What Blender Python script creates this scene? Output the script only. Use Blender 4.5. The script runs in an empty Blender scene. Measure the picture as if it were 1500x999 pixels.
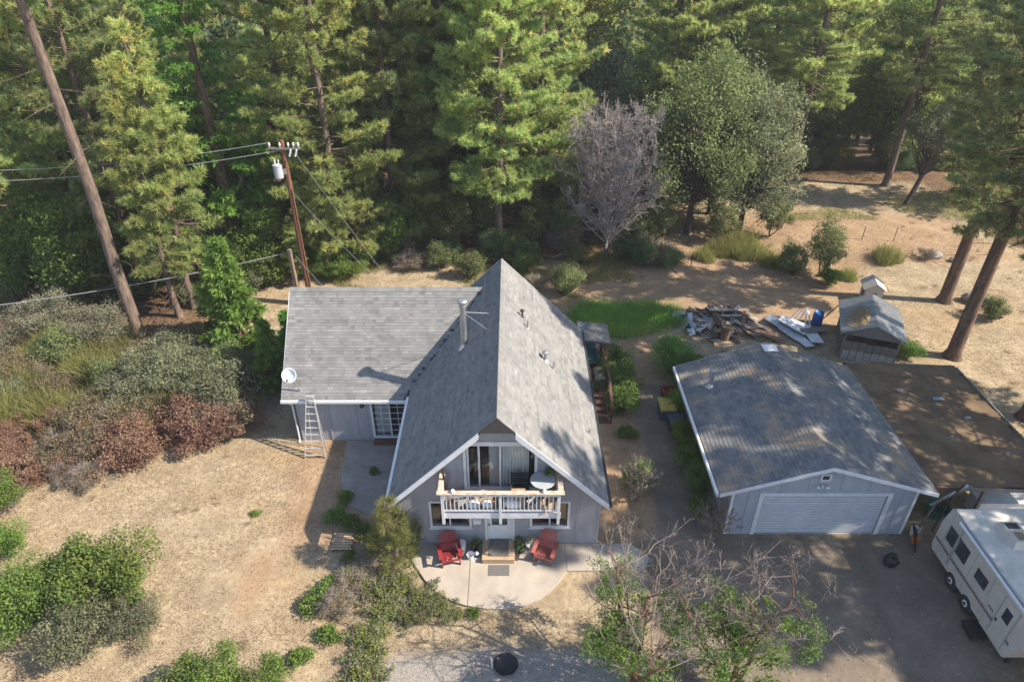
import bpy, math, random
import numpy as np
from mathutils import Vector, Matrix
from mathutils.geometry import tessellate_polygon
R = math.radians
rnd = random.Random(7)
sc = bpy.context.scene
col = sc.collection

# ------------------------------------------------------------------ camera, sky, sun, exposure
cd = bpy.data.cameras.new('camera'); cam = bpy.data.objects.new('camera', cd); col.objects.link(cam)
cam.location = (0, 0, 21); cam.rotation_euler = (R(90 - 33), 0, 0)
cd.sensor_width = 36; cd.lens = 24; cd.clip_end = 3000
sc.camera = cam
SUN_EL, SUN_AZ = 41.0, 100.0            # azimuth clockwise from +Y
w = bpy.data.worlds.new('World'); sc.world = w; w.use_nodes = True
wn = w.node_tree; sky = wn.nodes.new('ShaderNodeTexSky'); sky.sky_type = 'NISHITA'; sky.sun_disc = False
sky.sun_elevation = R(SUN_EL); sky.sun_rotation = R(SUN_AZ); sky.air_density = 1.0; sky.dust_density = 0.5; sky.ozone_density = 1.6
bgn = wn.nodes['Background']; bgn.inputs['Strength'].default_value = 0.135
wn.links.new(sky.outputs[0], bgn.inputs['Color'])
ld = bpy.data.lights.new('sun', 'SUN'); ld.energy = 5.0; ld.angle = R(0.55); ld.color = (1.0, 0.905, 0.755)
sun = bpy.data.objects.new('sun', ld); col.objects.link(sun)
sd = Vector((math.sin(R(SUN_AZ)) * math.cos(R(SUN_EL)), math.cos(R(SUN_AZ)) * math.cos(R(SUN_EL)), math.sin(R(SUN_EL))))
sun.rotation_euler = sd.to_track_quat('Z', 'Y').to_euler(); sun.location = (60, -10, 60)
sc.view_settings.view_transform = 'Standard'; sc.view_settings.look = 'None'
sc.view_settings.exposure = 1.25; sc.view_settings.gamma = 1
sc.cycles.max_bounces = 7; sc.cycles.diffuse_bounces = 4; sc.cycles.transparent_max_bounces = 12
sc.cycles.volume_bounces = 1
sc.cycles.use_denoising = True

# ------------------------------------------------------------------ materials
MATS = {}
def nodes(name):
    m = bpy.data.materials.new(name); m.use_nodes = True; MATS[name] = m
    nt = m.node_tree; b = nt.nodes['Principled BSDF']
    return m, nt, b
def N(nt, t, **kw):
    n = nt.nodes.new(t)
    for k, v in kw.items():
        if k in n.inputs: n.inputs[k].default_value = v
        else: setattr(n, k, v)
    return n
def ramp(nt, fac, stops):
    r = nt.nodes.new('ShaderNodeValToRGB'); e = r.color_ramp.elements
    while len(e) < len(stops): e.new(0.5)
    for i, (p, c) in enumerate(stops):
        e[i].position = p; e[i].color = (*c, 1)
    nt.links.new(fac, r.inputs[0]); return r.outputs[0]
def coords(nt, scale=(1, 1, 1), kind='Object'):
    tc = nt.nodes.new('ShaderNodeTexCoord'); mp = nt.nodes.new('ShaderNodeMapping')
    mp.inputs['Scale'].default_value = scale; nt.links.new(tc.outputs[kind], mp.inputs[0]); return mp.outputs[0]
def bump(nt, b, h, strength=.3, dist=.02):
    bp = nt.nodes.new('ShaderNodeBump'); bp.inputs['Strength'].default_value = strength; bp.inputs['Distance'].default_value = dist
    nt.links.new(h, bp.inputs['Height']); nt.links.new(bp.outputs[0], b.inputs['Normal'])
def mix(nt, f, a, b_, mode='MIX'):
    m = nt.nodes.new('ShaderNodeMix'); m.data_type = 'RGBA'; m.blend_type = mode
    for s, v in ((m.inputs[0], f), (m.inputs[6], a), (m.inputs[7], b_)):
        if isinstance(v, (int, float)): s.default_value = v
        elif isinstance(v, tuple): s.default_value = (*v, 1)
        else: nt.links.new(v, s)
    return m.outputs[2]
def dim(c, k=.80): return tuple(v * k for v in c)
def mottled(name, c1, c2, scale=3, rough=.8, bmp=.2, stretch=(1, 1, 1), detail=6, lo=.3, hi=.7, metal=0, spec=.3, kind='Object'):
    m, nt, b = nodes(name)
    n = N(nt, 'ShaderNodeTexNoise', Scale=scale, Detail=detail, Roughness=.65)
    nt.links.new(coords(nt, stretch, kind), n.inputs['Vector'])
    nt.links.new(ramp(nt, n.outputs[0], [(lo, dim(c1)), (hi, dim(c2))]), b.inputs['Base Color'])
    b.inputs['Roughness'].default_value = rough; b.inputs['Metallic'].default_value = metal
    b.inputs['Specular IOR Level'].default_value = spec
    if bmp: bump(nt, b, n.outputs[0], bmp, .03)
    return m
def foliage(name, stops, trans=.48, var=.2, gain=1.0):
    """leaf colour varies leaf cluster by leaf cluster (tint) and tree by tree"""
    m = bpy.data.materials.new(name); m.use_nodes = True; MATS[name] = m
    stops = [(p, tuple(min(.8, v * gain) for v in c)) for p, c in stops]
    nt = m.node_tree; nt.nodes.remove(nt.nodes['Principled BSDF']); out = nt.nodes['Material Output']
    a = nt.nodes.new('ShaderNodeAttribute'); a.attribute_name = 'tint'
    c = ramp(nt, a.outputs['Fac'], stops)
    oi = nt.nodes.new('ShaderNodeObjectInfo'); hs = nt.nodes.new('ShaderNodeHueSaturation')
    mr = N(nt, 'ShaderNodeMapRange'); mr.inputs['To Min'].default_value = 1 - var; mr.inputs['To Max'].default_value = 1 + var
    nt.links.new(oi.outputs['Random'], mr.inputs['Value']); nt.links.new(mr.outputs[0], hs.inputs['Value'])
    mh = N(nt, 'ShaderNodeMath', operation='MULTIPLY_ADD'); mh.inputs[1].default_value = .03 * (var / .25); mh.inputs[2].default_value = .485
    nt.links.new(oi.outputs['Random'], mh.inputs[0]); nt.links.new(mh.outputs[0], hs.inputs['Hue'])
    nt.links.new(c, hs.inputs['Color'])
    d = nt.nodes.new('ShaderNodeBsdfDiffuse'); t = nt.nodes.new('ShaderNodeBsdfTranslucent'); g = N(nt, 'ShaderNodeBsdfGlossy', Roughness=.65)
    mx = nt.nodes.new('ShaderNodeMixShader'); mx.inputs[0].default_value = trans
    m2 = nt.nodes.new('ShaderNodeMixShader'); m2.inputs[0].default_value = .025
    nt.links.new(hs.outputs[0], d.inputs[0]); nt.links.new(hs.outputs[0], t.inputs[0])
    nt.links.new(d.outputs[0], mx.inputs[1]); nt.links.new(t.outputs[0], mx.inputs[2])
    nt.links.new(mx.outputs[0], m2.inputs[1]); nt.links.new(g.outputs[0], m2.inputs[2]); nt.links.new(m2.outputs[0], out.inputs[0])
    return m
def shingle_mat(name, stops, patch=None):
    m, nt, b = nodes(name)
    a = nt.nodes.new('ShaderNodeAttribute'); a.attribute_name = 'tint'
    c = ramp(nt, a.outputs['Fac'], [(q, dim(v)) for q, v in stops])
    n = N(nt, 'ShaderNodeTexNoise', Scale=1.1, Detail=5); nt.links.new(coords(nt), n.inputs['Vector'])
    c = mix(nt, 1.0, c, ramp(nt, n.outputs[0], [(.3, (.86, .86, .86)), (.7, (1.1, 1.09, 1.07))]), 'MULTIPLY')
    if patch:                       # fallen needles gathered on the roof
        n2 = N(nt, 'ShaderNodeTexNoise', Scale=.55, Detail=9, Roughness=.72); nt.links.new(coords(nt), n2.inputs['Vector'])
        f = ramp(nt, n2.outputs[0], [(.50, (0, 0, 0)), (.66, (.65, .65, .65))]); c = mix(nt, f, c, patch)
    nt.links.new(c, b.inputs['Base Color']); b.inputs['Roughness'].default_value = .92; b.inputs['Specular IOR Level'].default_value = .2
    n3 = N(nt, 'ShaderNodeTexNoise', Scale=60, Detail=2); nt.links.new(coords(nt), n3.inputs['Vector']); bump(nt, b, n3.outputs[0], .25, .01)
    return m
def glass(name, tint=(.88, .89, .89), dark=.45):
    m = bpy.data.materials.new(name); m.use_nodes = True; MATS[name] = m
    nt = m.node_tree; nt.nodes.remove(nt.nodes['Principled BSDF']); out = nt.nodes['Material Output']
    t = nt.nodes.new('ShaderNodeBsdfTransparent'); t.inputs[0].default_value = (*tint, 1)
    g = N(nt, 'ShaderNodeBsdfGlossy', Roughness=.02); lw = N(nt, 'ShaderNodeLayerWeight', Blend=.5); pw = N(nt, 'ShaderNodeMath', operation='POWER'); pw.inputs[1].default_value = 3.5; nt.links.new(lw.outputs['Facing'], pw.inputs[0])
    ad = N(nt, 'ShaderNodeMath', operation='MULTIPLY_ADD'); ad.inputs[1].default_value = .5; ad.inputs[2].default_value = .05; nt.links.new(pw.outputs[0], ad.inputs[0])
    mx = nt.nodes.new('ShaderNodeMixShader'); nt.links.new(ad.outputs[0], mx.inputs[0])
    nt.links.new(t.outputs[0], mx.inputs[1]); nt.links.new(g.outputs[0], mx.inputs[2]); nt.links.new(mx.outputs[0], out.inputs[0])
    return m
def siding(name, c1, c2, axis='X'):
    m, nt, b = nodes(name)
    n = N(nt, 'ShaderNodeTexNoise', Scale=2.2, Detail=7, Roughness=.7); nt.links.new(coords(nt, (1, 1, .35)), n.inputs['Vector'])
    nt.links.new(ramp(nt, n.outputs[0], [(.3, dim(c1)), (.7, dim(c2))]), b.inputs['Base Color'])
    wv = N(nt, 'ShaderNodeTexWave', Scale=2.6, Distortion=.05); wv.bands_direction = axis; nt.links.new(coords(nt), wv.inputs['Vector'])
    r = ramp(nt, wv.outputs[1], [(.0, (0, 0, 0)), (.07, (1, 1, 1))]); bump(nt, b, r, .35, .02)
    b.inputs['Roughness'].default_value = .75
    return m
def wood(name, c1, c2, scale=6, stretch=(1, 8, 8)):
    return mottled(name, c1, c2, scale, .8, .25, stretch, 6, .28, .72)

siding('siding_front', (.300, .300, .325), (.385, .385, .41), 'X')
siding('siding_side', (.300, .300, .325), (.385, .385, .41), 'Y')
siding('siding_garage', (.33, .35, .39), (.42, .44, .48), 'X')
mottled('white_trim', (.60, .60, .62), (.78, .78, .79), 3, .6, .1)
mottled('weathered_trim', (.42, .36, .30), (.74, .72, .70), 5, .8, .3, (1, 1, 1), 8, .38, .55)
mottled('weathered_rail', (.40, .27, .17), (.66, .58, .50), 6, .85, .4, (1, 3, 3), 8, .38, .62)
mottled('garage_door', (.56, .57, .60), (.66, .67, .70), 1.2, .45, .03)
mottled('dark_vent', (.035, .033, .03), (.09, .085, .08), 20, .9, .3)
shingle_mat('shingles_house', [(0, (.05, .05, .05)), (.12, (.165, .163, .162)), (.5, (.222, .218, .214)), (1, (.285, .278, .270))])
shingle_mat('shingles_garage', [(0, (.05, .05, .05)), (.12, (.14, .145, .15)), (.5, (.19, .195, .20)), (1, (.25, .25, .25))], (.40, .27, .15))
mottled('roof_deck', (.05, .05, .05), (.09, .085, .08), 8, .95, .1)
mottled('galvanized', (.42, .43, .44), (.60, .61, .62), 7, .38, .05, (1, 1, 1), 4, .3, .7, .75)
mottled('white_metal', (.68, .68, .68), (.80, .80, .80), 3, .4, .03)
mottled('aluminium', (.62, .62, .63), (.74, .74, .75), 9, .35, .02, (1, 1, 1), 3, .3, .7, .6)
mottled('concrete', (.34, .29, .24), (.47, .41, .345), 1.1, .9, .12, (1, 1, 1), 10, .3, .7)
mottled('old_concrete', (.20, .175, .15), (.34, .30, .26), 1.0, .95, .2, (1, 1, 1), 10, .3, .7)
mottled('red_plastic', (.24, .022, .028), (.32, .04, .045), 4, .5, .03)
mottled('faded_red_plastic', (.36, .085, .075), (.44, .14, .12), 4, .6, .03)
mottled('curtain', (.86, .85, .83), (.98, .97, .95), 2, .9, .05)
mottled('interior', (.10, .085, .07), (.17, .145, .12), 2, .9, 0)
mottled('black_plastic', (.012, .012, .013), (.03, .03, .032), 6, .4, .05)
mottled('black_metal', (.02, .02, .02), (.05, .05, .05), 9, .5, .1)
mottled('rubber', (.02, .02, .02), (.045, .043, .04), 20, .85, .2)
mottled('blue_plastic', (.02, .075, .26), (.035, .11, .33), 4, .4, .03)
mottled('bluegrey_plastic', (.055, .085, .13), (.09, .13, .18), 4, .5, .03)
mottled('yellow_plastic', (.52, .36, .06), (.62, .45, .10), 3, .5, .03)
mottled('green_paint', (.02, .14, .10), (.03, .20, .14), 3, .6, .05)
mottled('teal_fabric', (.03, .10, .11), (.06, .17, .18), 6, .8, .1)
mottled('tan_board', (.33, .21, .12), (.45, .31, .19), 5, .8, .1)
mottled('doormat', (.10, .095, .09), (.20, .19, .18), 22, .95, .4)
mottled('terracotta', (.35, .13, .07), (.44, .19, .11), 5, .8, .1)
wood('redwood', (.085, .04, .028), (.16, .085, .06))
wood('light_plank', (.40, .26, .15), (.56, .40, .26))
wood('grey_board', (.16, .135, .115), (.34, .30, .265))
wood('brown_board', (.13, .075, .045), (.30, .19, .115))
wood('dark_board', (.05, .035, .028), (.12, .085, .065))
wood('pale_board', (.42, .38, .33), (.62, .58, .53))
wood('pole_wood', (.13, .055, .03), (.24, .11, .065), 3, (8, 8, 1))
wood('post_wood', (.20, .13, .09), (.34, .24, .17), 3, (8, 8, 1))
mottled('sheet_metal', (.36, .37, .39), (.62, .63, .65), 3, .35, .05, (1, 1, 1), 6, .3, .7, .65)
mottled('sheet_white', (.62, .63, .65), (.80, .80, .82), 3, .45, .05)
mottled('needle_roofing', (.10, .066, .04), (.23, .155, .092), .9, .97, .4, (1, 1, 1), 12, .32, .68)
mottled('needle_litter', (.22, .15, .085), (.38, .27, .16), 9, .97, .5, (1, 1, 1), 12, .3, .7)
mottled('tarp', (.16, .19, .22), (.36, .40, .44), 4, .5, .3)
mottled('bark_pine', (.065, .047, .038), (.23, .165, .13), 7, .95, 1.0, (1, 1, .22), 8, .33, .66)
mottled('bark_pine_red', (.06, .037, .028), (.22, .135, .095), 7, .95, 1.0, (1, 1, .22), 8, .33, .66)
mottled('bark_dark', (.035, .028, .024), (.11, .085, .07), 6, .95, .5, (1, 1, .3), 8, .33, .66)
mottled('bark_grey', (.17, .135, .125), (.40, .345, .33), 5, .9, .3, (1, 1, .4), 6, .3, .7)
mottled('bark_red', (.13, .055, .035), (.25, .125, .085), 5, .8, .3, (1, 1, .3), 6, .3, .7)
mottled('twig_pale', (.14, .108, .09), (.30, .245, .21), 3, .9, .1)
mottled('twig_dead', (.20, .17, .16), (.39, .345, .325), 3, .9, .1)
mottled('stone', (.16, .145, .13), (.36, .33, .30), 4, .9, .4)
mottled('rv_white', (.56, .49, .41), (.68, .61, .53), 1.2, .45, .04)
mottled('rv_roof', (.54, .49, .42), (.76, .70, .62), 1.6, .6, .06, (1, 1, 1), 8)
mottled('maroon_stripe', (.14, .02, .03), (.19, .035, .045), 3, .5, 0)
mottled('grey_stripe', (.20, .20, .22), (.26, .26, .28), 3, .5, 0)
mottled('insulator', (.55, .56, .57), (.70, .71, .72), 5, .25, 0)
mottled('transformer_grey', (.36, .38, .40), (.46, .48, .50), 3, .4, .03)
mottled('wire', (.30, .30, .30), (.42, .42, .42), 3, .5, 0)
mottled('orange_paint', (.42, .12, .02), (.5, .18, .04), 3, .6, .05)
mottled('door_green', (.03, .16, .12), (.05, .22, .16), 2, .4, .05)
glass('window_glass')
foliage('pine_needles', [(0, (.058, .078, .026)), (.45, (.100, .122, .040)), (.8, (.150, .162, .052)), (.93, (.20, .185, .058)), (1, (.22, .145, .06))], gain=3.8, trans=.6)
foliage('pine_dull', [(0, (.045, .062, .026)), (.5, (.080, .098, .038)), (.9, (.125, .13, .045)), (1, (.20, .15, .07))], gain=3.9, trans=.6)
foliage('young_pine_needles', [(0, (.12, .15, .04)), (.5, (.20, .22, .06)), (1, (.31, .30, .10))], .4, .1, gain=0.95)
foliage('cedar_sprays', [(0, (.026, .058, .012)), (.5, (.052, .105, .018)), (1, (.105, .165, .03))], gain=3, trans=.6)
foliage('fir_sprays', [(0, (.020, .040, .022)), (.5, (.036, .062, .032)), (1, (.066, .095, .045))], gain=3.2)
foliage('oak_leaves', [(0, (.045, .062, .022)), (.5, (.082, .102, .034)), (1, (.14, .15, .055))], gain=2)
foliage('oak_grey_leaves', [(0, (.070, .082, .045)), (.5, (.115, .128, .068)), (1, (.175, .18, .10))], gain=1.7)
foliage('bright_leaves', [(0, (.045, .088, .014)), (.5, (.088, .150, .022)), (1, (.17, .225, .04))], gain=1.4)
foliage('yellow_leaves', [(0, (.11, .12, .016)), (.5, (.19, .20, .024)), (1, (.28, .26, .04))], gain=1.15)
foliage('dark_leaves', [(0, (.016, .034, .014)), (.5, (.030, .058, .020)), (1, (.060, .095, .03))], gain=2.6)
foliage('manzanita_leaves', [(0, (.11, .12, .075)), (.5, (.18, .185, .12)), (1, (.26, .255, .17))], gain=1.1)
foliage('brown_leaves', [(0, (.13, .10, .055)), (.4, (.24, .19, .11)), (.75, (.34, .275, .165)), (1, (.23, .23, .09))], gain=0.85)
foliage('maroon_leaves', [(0, (.13, .062, .045)), (.5, (.25, .125, .09)), (.8, (.34, .21, .14)), (1, (.26, .22, .10))], gain=0.85)
foliage('vine_leaves', [(0, (.07, .11, .02)), (.45, (.15, .19, .035)), (.8, (.25, .26, .06)), (1, (.28, .20, .08))], gain=1)
foliage('grass_green', [(0, (.035, .085, .016)), (.5, (.065, .135, .022)), (1, (.14, .18, .045))], gain=3.2)
foliage('grass_olive', [(0, (.095, .105, .028)), (.5, (.16, .165, .045)), (1, (.26, .235, .085))], gain=1.3)
foliage('grass_dry', [(0, (.30, .225, .125)), (.5, (.41, .32, .185)), (1, (.54, .44, .27))], .3, .05, gain=0.78)
foliage('litter', [(0, (.10, .075, .05)), (.35, (.22, .16, .095)), (.7, (.38, .30, .19)), (.92, (.55, .47, .33)), (1, (.70, .66, .56))], .1, .05, gain=0.78)
foliage('duff', [(0, (.055, .038, .026)), (.5, (.13, .085, .052)), (1, (.24, .16, .095))], .1, .05, gain=0.85)

# ------------------------------------------------------------------ mesh helpers
def tag(o, label=None, cat=None, group=None, kind=None):
    for k, v in (('label', label), ('category', cat), ('group', group), ('kind', kind)):
        if v: o[k] = v
    return o
def empty(name, loc=(0, 0, 0), rz=0, label=None, cat=None, group=None):
    o = bpy.data.objects.new(name, None); col.objects.link(o); o.location = loc; o.rotation_euler = (0, 0, rz)
    o.empty_display_size = .2
    return tag(o, label, cat, group)
def link(name, me, mat=None, parent=None):
    o = bpy.data.objects.new(name, me); col.objects.link(o)
    if mat and not me.materials: me.materials.append(MATS[mat])
    if parent: o.parent = parent
    return o
class MB:
    """collects boxes, tubes and prisms; build() links them as one mesh object"""
    def __init__(s): s.v = []; s.f = []
    def add(s, vs, fs):
        n = len(s.v); s.v += [tuple(p) for p in vs]; s.f += [tuple(i + n for i in f) for f in fs]; return s
    def box(s, x0, x1, y0, y1, z0, z1, M=None):
        vs = [Vector((x, y, z)) for x in (x0, x1) for y in (y0, y1) for z in (z0, z1)]
        if M: vs = [M @ p for p in vs]
        return s.add(vs, [(0, 1, 3, 2), (4, 6, 7, 5), (0, 4, 5, 1), (2, 3, 7, 6), (0, 2, 6, 4), (1, 5, 7, 3)])
    def bar(s, a, b, wd, th, up=(0, 0, 1)):
        a, b = Vector(a), Vector(b); d = (b - a).normalized(); sd = d.cross(Vector(up))
        if sd.length < 1e-4: sd = d.cross(Vector((0, 1, 0)))
        sd.normalize(); u = sd.cross(d)
        vs = [p + sd * x * wd / 2 + u * y * th / 2 for p in (a, b) for x, y in ((-1, -1), (1, -1), (1, 1), (-1, 1))]
        return s.add(vs, [(3, 2, 1, 0), (4, 5, 6, 7), (0, 1, 5, 4), (1, 2, 6, 5), (2, 3, 7, 6), (3, 0, 4, 7)])
    def tube(s, pts, rad, n=8, cap=True):
        pts = [Vector(p) for p in pts]; rad = rad if isinstance(rad, (list, tuple)) else [rad] * len(pts)
        vs = []; fs = []; prev = None
        for i, p in enumerate(pts):
            d = (pts[min(i + 1, len(pts) - 1)] - pts[max(i - 1, 0)]).normalized()
            a = d.cross(Vector((0, 0, 1)) if abs(d.z) < .9 else Vector((0, 1, 0))).normalized() if prev is None else (prev - d * prev.dot(d)).normalized()
            prev = a; b = d.cross(a)
            vs += [p + (a * math.cos(2 * math.pi * k / n) + b * math.sin(2 * math.pi * k / n)) * rad[i] for k in range(n)]
        for i in range(len(pts) - 1):
            for k in range(n):
                fs.append((i * n + k, i * n + (k + 1) % n, (i + 1) * n + (k + 1) % n, (i + 1) * n + k))
        if cap: fs += [tuple(reversed(range(n))), tuple(range((len(pts) - 1) * n, len(pts) * n))]
        return s.add(vs, fs)
    def lathe(s, c, prof, n=16, M=None):
        vs = [Vector((r * math.cos(2 * math.pi * k / n), r * math.sin(2 * math.pi * k / n), z)) for r, z in prof for k in range(n)]
        vs = [(M @ p if M else p) + Vector(c) for p in vs]; fs = []
        for i in range(len(prof) - 1):
            for k in range(n): fs.append((i * n + k, i * n + (k + 1) % n, (i + 1) * n + (k + 1) % n, (i + 1) * n + k))
        fs += [tuple(reversed(range(n))), tuple(range((len(prof) - 1) * n, len(prof) * n))]
        return s.add(vs, fs)
    def prism(s, poly, d):
        """poly: list of 3d points, extruded by vector d"""
        n = len(poly); d = Vector(d); vs = [Vector(p) for p in poly]; vs += [p + d for p in vs]
        return s.add(vs, [tuple(reversed(range(n))), tuple(range(n, 2 * n))] + [(k, (k + 1) % n, n + (k + 1) % n, n + k) for k in range(n)])
    def holed(s, outer, holes, d):
        """a wall: polygon with openings, given thickness d"""
        d = Vector(d); loops = [[Vector(p) for p in l] for l in [outer] + holes]; flat = [p for l in loops for p in l]
        tris = tessellate_polygon(loops); n = len(flat)
        fs = [tuple(t) for t in tris] + [tuple(i + n for i in reversed(t)) for t in tris]; o = 0
        for l in loops:
            m = len(l); fs += [(o + k, o + (k + 1) % m, n + o + (k + 1) % m, n + o + k) for k in range(m)]; o += m
        return s.add(flat + [p + d for p in flat], fs)
    def build(s, name, mat, parent=None, smooth=False, tint=None):
        me = bpy.data.meshes.new(name); vs = s.v
        if parent is not None:                      # shapes are given in world space; store them local to the parent
            off = Vector((0, 0, 0)); q = parent
            while q is not None: off += q.location; q = q.parent
            vs = [(p[0] - off.x, p[1] - off.y, p[2] - off.z) for p in vs]
        me.from_pydata(vs, [], s.f); me.update()
        import bmesh
        bm = bmesh.new(); bm.from_mesh(me); bmesh.ops.recalc_face_normals(bm, faces=bm.faces); bm.to_mesh(me); bm.free()
        if smooth: me.polygons.foreach_set('use_smooth', [True] * len(me.polygons))
        if mat.startswith('shingles'):
            a = me.attributes.new('tint', 'FLOAT', 'FACE'); a.data.foreach_set('value', [.3 + .4 * rnd.random() for _ in me.polygons])
        return link(name, me, mat, parent)
def np_mesh(name, V, F, tint=None, smooth=False):
    """V (n,3), F list of (m,k) index arrays, tint per face"""
    me = bpy.data.meshes.new(name); V = np.asarray(V, np.float32)
    me.vertices.add(len(V)); me.vertices.foreach_set('co', V.ravel())
    loops = np.concatenate([f.ravel() for f in F]).astype(np.int32); ks = np.concatenate([np.full(len(f), f.shape[1]) for f in F])
    me.loops.add(len(loops)); me.loops.foreach_set('vertex_index', loops)
    me.polygons.add(len(ks)); st = np.concatenate([[0], np.cumsum(ks)[:-1]]).astype(np.int32)
    me.polygons.foreach_set('loop_start', st)
    if smooth: me.polygons.foreach_set('use_smooth', np.ones(len(ks), bool))
    me.update(calc_edges=True)
    if not smooth: me.shade_flat()
    if tint is not None:
        a = me.attributes.new('tint', 'FLOAT', 'FACE'); a.data.foreach_set('value', np.asarray(tint, np.float32))
    return me
def unit(a): return a / np.maximum(np.linalg.norm(a, axis=-1, keepdims=True), 1e-9)
def prisms(S, E, r0, r1, n=3):
    """many tapered twigs at once"""
    S, E = np.asarray(S, float), np.asarray(E, float); m = len(S)
    r0 = np.broadcast_to(r0, m); r1 = np.broadcast_to(r1, m)
    d = unit(E - S); ref = np.where(np.abs(d[:, 2:3]) < .9, [[0, 0, 1.]], [[0, 1., 0]]); a = unit(np.cross(d, ref)); b = np.cross(d, a)
    an = np.arange(n) * 2 * np.pi / n
    ring = np.cos(an)[None, :, None] * a[:, None] + np.sin(an)[None, :, None] * b[:, None]
    V = np.concatenate([S[:, None] + ring * r0[:, None, None], E[:, None] + ring * r1[:, None, None]], 1).reshape(-1, 3)
    k = np.arange(n); f = np.stack([k, (k + 1) % n, n + (k + 1) % n, n + k], 1)
    F = (np.arange(m)[:, None, None] * 2 * n + f[None]).reshape(-1, 4)
    return V, F
def leaves(rs, P, size, nrm=None, up=.3, aspect=.55):
    """diamond leaves, one per point"""
    m = len(P); nn = rs.randn(m, 3) * .8
    if nrm is not None: nn = nn + nrm
    nn[:, 2] += up; nn = unit(nn); a = unit(np.cross(nn, rs.randn(m, 3))); b = np.cross(nn, a)
    s = (size * (.65 + .7 * rs.rand(m)))[:, None]
    V = np.stack([P - a * s, P - b * s * aspect + nn * s * .12, P + a * s, P + b * s * aspect + nn * s * .12], 1).reshape(-1, 3)
    return V, (np.arange(m)[:, None] * 4 + np.arange(4)[None])
def needles(rs, P, D, K, L, wd, spread=.9):
    """tufts: K narrow needle bundles bursting from every point P along D"""
    m = len(P); d = unit(D[:, None] * 1.0 + rs.randn(m, K, 3) * spread)
    ln = (L * (.7 + .5 * rs.rand(m, K)))[..., None]; sd = unit(np.cross(d, rs.randn(m, K, 3))) * wd
    b = P[:, None] + d * .02
    V = np.stack([b - sd, b + sd, b + d * ln], 2).reshape(-1, 3)
    return V, np.arange(m * K * 3).reshape(-1, 3)
class NB:
    def __init__(s): s.V = []; s.F = []; s.t = []; s.n = 0
    def add(s, VF, tint=None):
        V, F = VF; s.V.append(V); s.F.append(F + s.n); s.n += len(V)
        s.t.append(np.zeros(len(F)) if tint is None else tint)
    def mesh(s, name, smooth=False):
        by = {}
        for F, t in zip(s.F, s.t): by.setdefault(F.shape[1], []).append((F, t))
        Fs = [np.concatenate([x[0] for x in v]) for v in by.values()]; ts = np.concatenate([np.concatenate([x[1] for x in v]) for v in by.values()])
        return np_mesh(name, np.concatenate(s.V), Fs, np.clip(ts, 0, 1), smooth)

# ------------------------------------------------------------------ the ground
def sm(x, a, b):
    t = np.clip((x - a) / (b - a), 0, 1); return t * t * (3 - 2 * t)
def wob(x, y):
    return (np.sin(x * .31 + y * .17) + np.sin(x * .13 - y * .37 + 1.7) + np.sin(x * .53 + y * .61 + .4) * .5) / 2.5
def rect(x, y, x0, x1, y0, y1, s=1.5):
    return sm(x, x0 - s, x0 + s) * (1 - sm(x, x1 - s, x1 + s)) * sm(y, y0 - s, y0 + s) * (1 - sm(y, y1 - s, y1 + s))
def ground_z(x, y):
    x = np.asarray(x, float); y = np.asarray(y, float)
    yard = rect(x, y, -11.5, 22.5, 8, 33.5, 2.0)
    far = np.maximum(0, np.hypot(x, y) - 95)
    drop = -np.minimum(.24 * np.maximum(0, y - (46.5 + 14 * sm(x, 6, 17))), 24)
    return drop + (1 - yard) * (.10 + .16 * wob(x * 1.3, y * 1.3)) * sm(np.hypot(x, y - 20), 12, 24) + .10 * np.maximum(0, far - 140)
gx = np.concatenate([-np.geomspace(700, 42, 26)[:-1], np.arange(-42, 42.01, .4), np.geomspace(42, 700, 26)[1:]])
gy = np.concatenate([-np.geomspace(300, 3, 14)[:-1], np.arange(-3, 75, .4), np.geomspace(75, 900, 32)])
GX, GY = np.meshgrid(gx, gy, indexing='ij'); GZ = ground_z(GX, GY); ny = len(gy)
ii, jj = np.meshgrid(np.arange(len(gx) - 1), np.arange(ny - 1), indexing='ij'); b0 = (ii * ny + jj).ravel()
gm = np_mesh('ground', np.stack([GX, GY, GZ], -1).reshape(-1, 3), [np.stack([b0, b0 + ny, b0 + ny + 1, b0 + 1], 1)], None, True)
w_ = wob(GX * 2, GY * 2)
zones = {
    'gravel': np.maximum(rect(GX + w_ * .5, GY + w_ * .4, -4.5, 4.5, 2, 13.3, .9), 0),
    'drive': np.maximum(rect(GX + w_ * .6, GY, 5.0, 17.5, -2, 18.6, 1.2) * (1 - .42 * np.exp(-((GX - 10.7 + .02 * (GY - 18) ** 2) / .28) ** 2) - .42 * np.exp(-((GX - 12.5 + .02 * (GY - 18) ** 2) / .28) ** 2)), rect(GX + w_ * .2, GY, 5.9, 8.4, 17, 28.3, .5)),
    'dirt': np.clip(rect(GX + w_, GY + w_, 2.5, 23, 33, 45, 2.2) + rect(GX, GY, 3.2, 9.5, 17, 33, .9) + rect(GX + w_ * 2, GY + w_, 14, 34, 42, 50, 2.5)
                    + .9 * np.exp(-((GX + 9.4) / .75) ** 2 - ((GY - 16.2) / 1.9) ** 2) + .8 * rect(GX + w_, GY, -9, -5, 17.5, 24, .8), 0, 1),
    'duff': np.clip(sm(GY + w_ * 1.5 - .02 * GX, 40.5, 44) * (1 - rect(GX + w_, GY + w_, 9, 36, 38, 57.5, 2)) + sm(-GX - .3 * (GY - 30) + w_ * 2, 14, 17) * sm(GY + w_ * 2, 27, 31), 0, 1)}
for k, v in zones.items():
    a = gm.attributes.new(k, 'FLOAT', 'POINT'); a.data.foreach_set('value', v.ravel().astype(np.float32))
m, nt, b = nodes('ground_soil')
def attr(n_):
    a = nt.nodes.new('ShaderNodeAttribute'); a.attribute_name = n_; return a.outputs['Fac']
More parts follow.
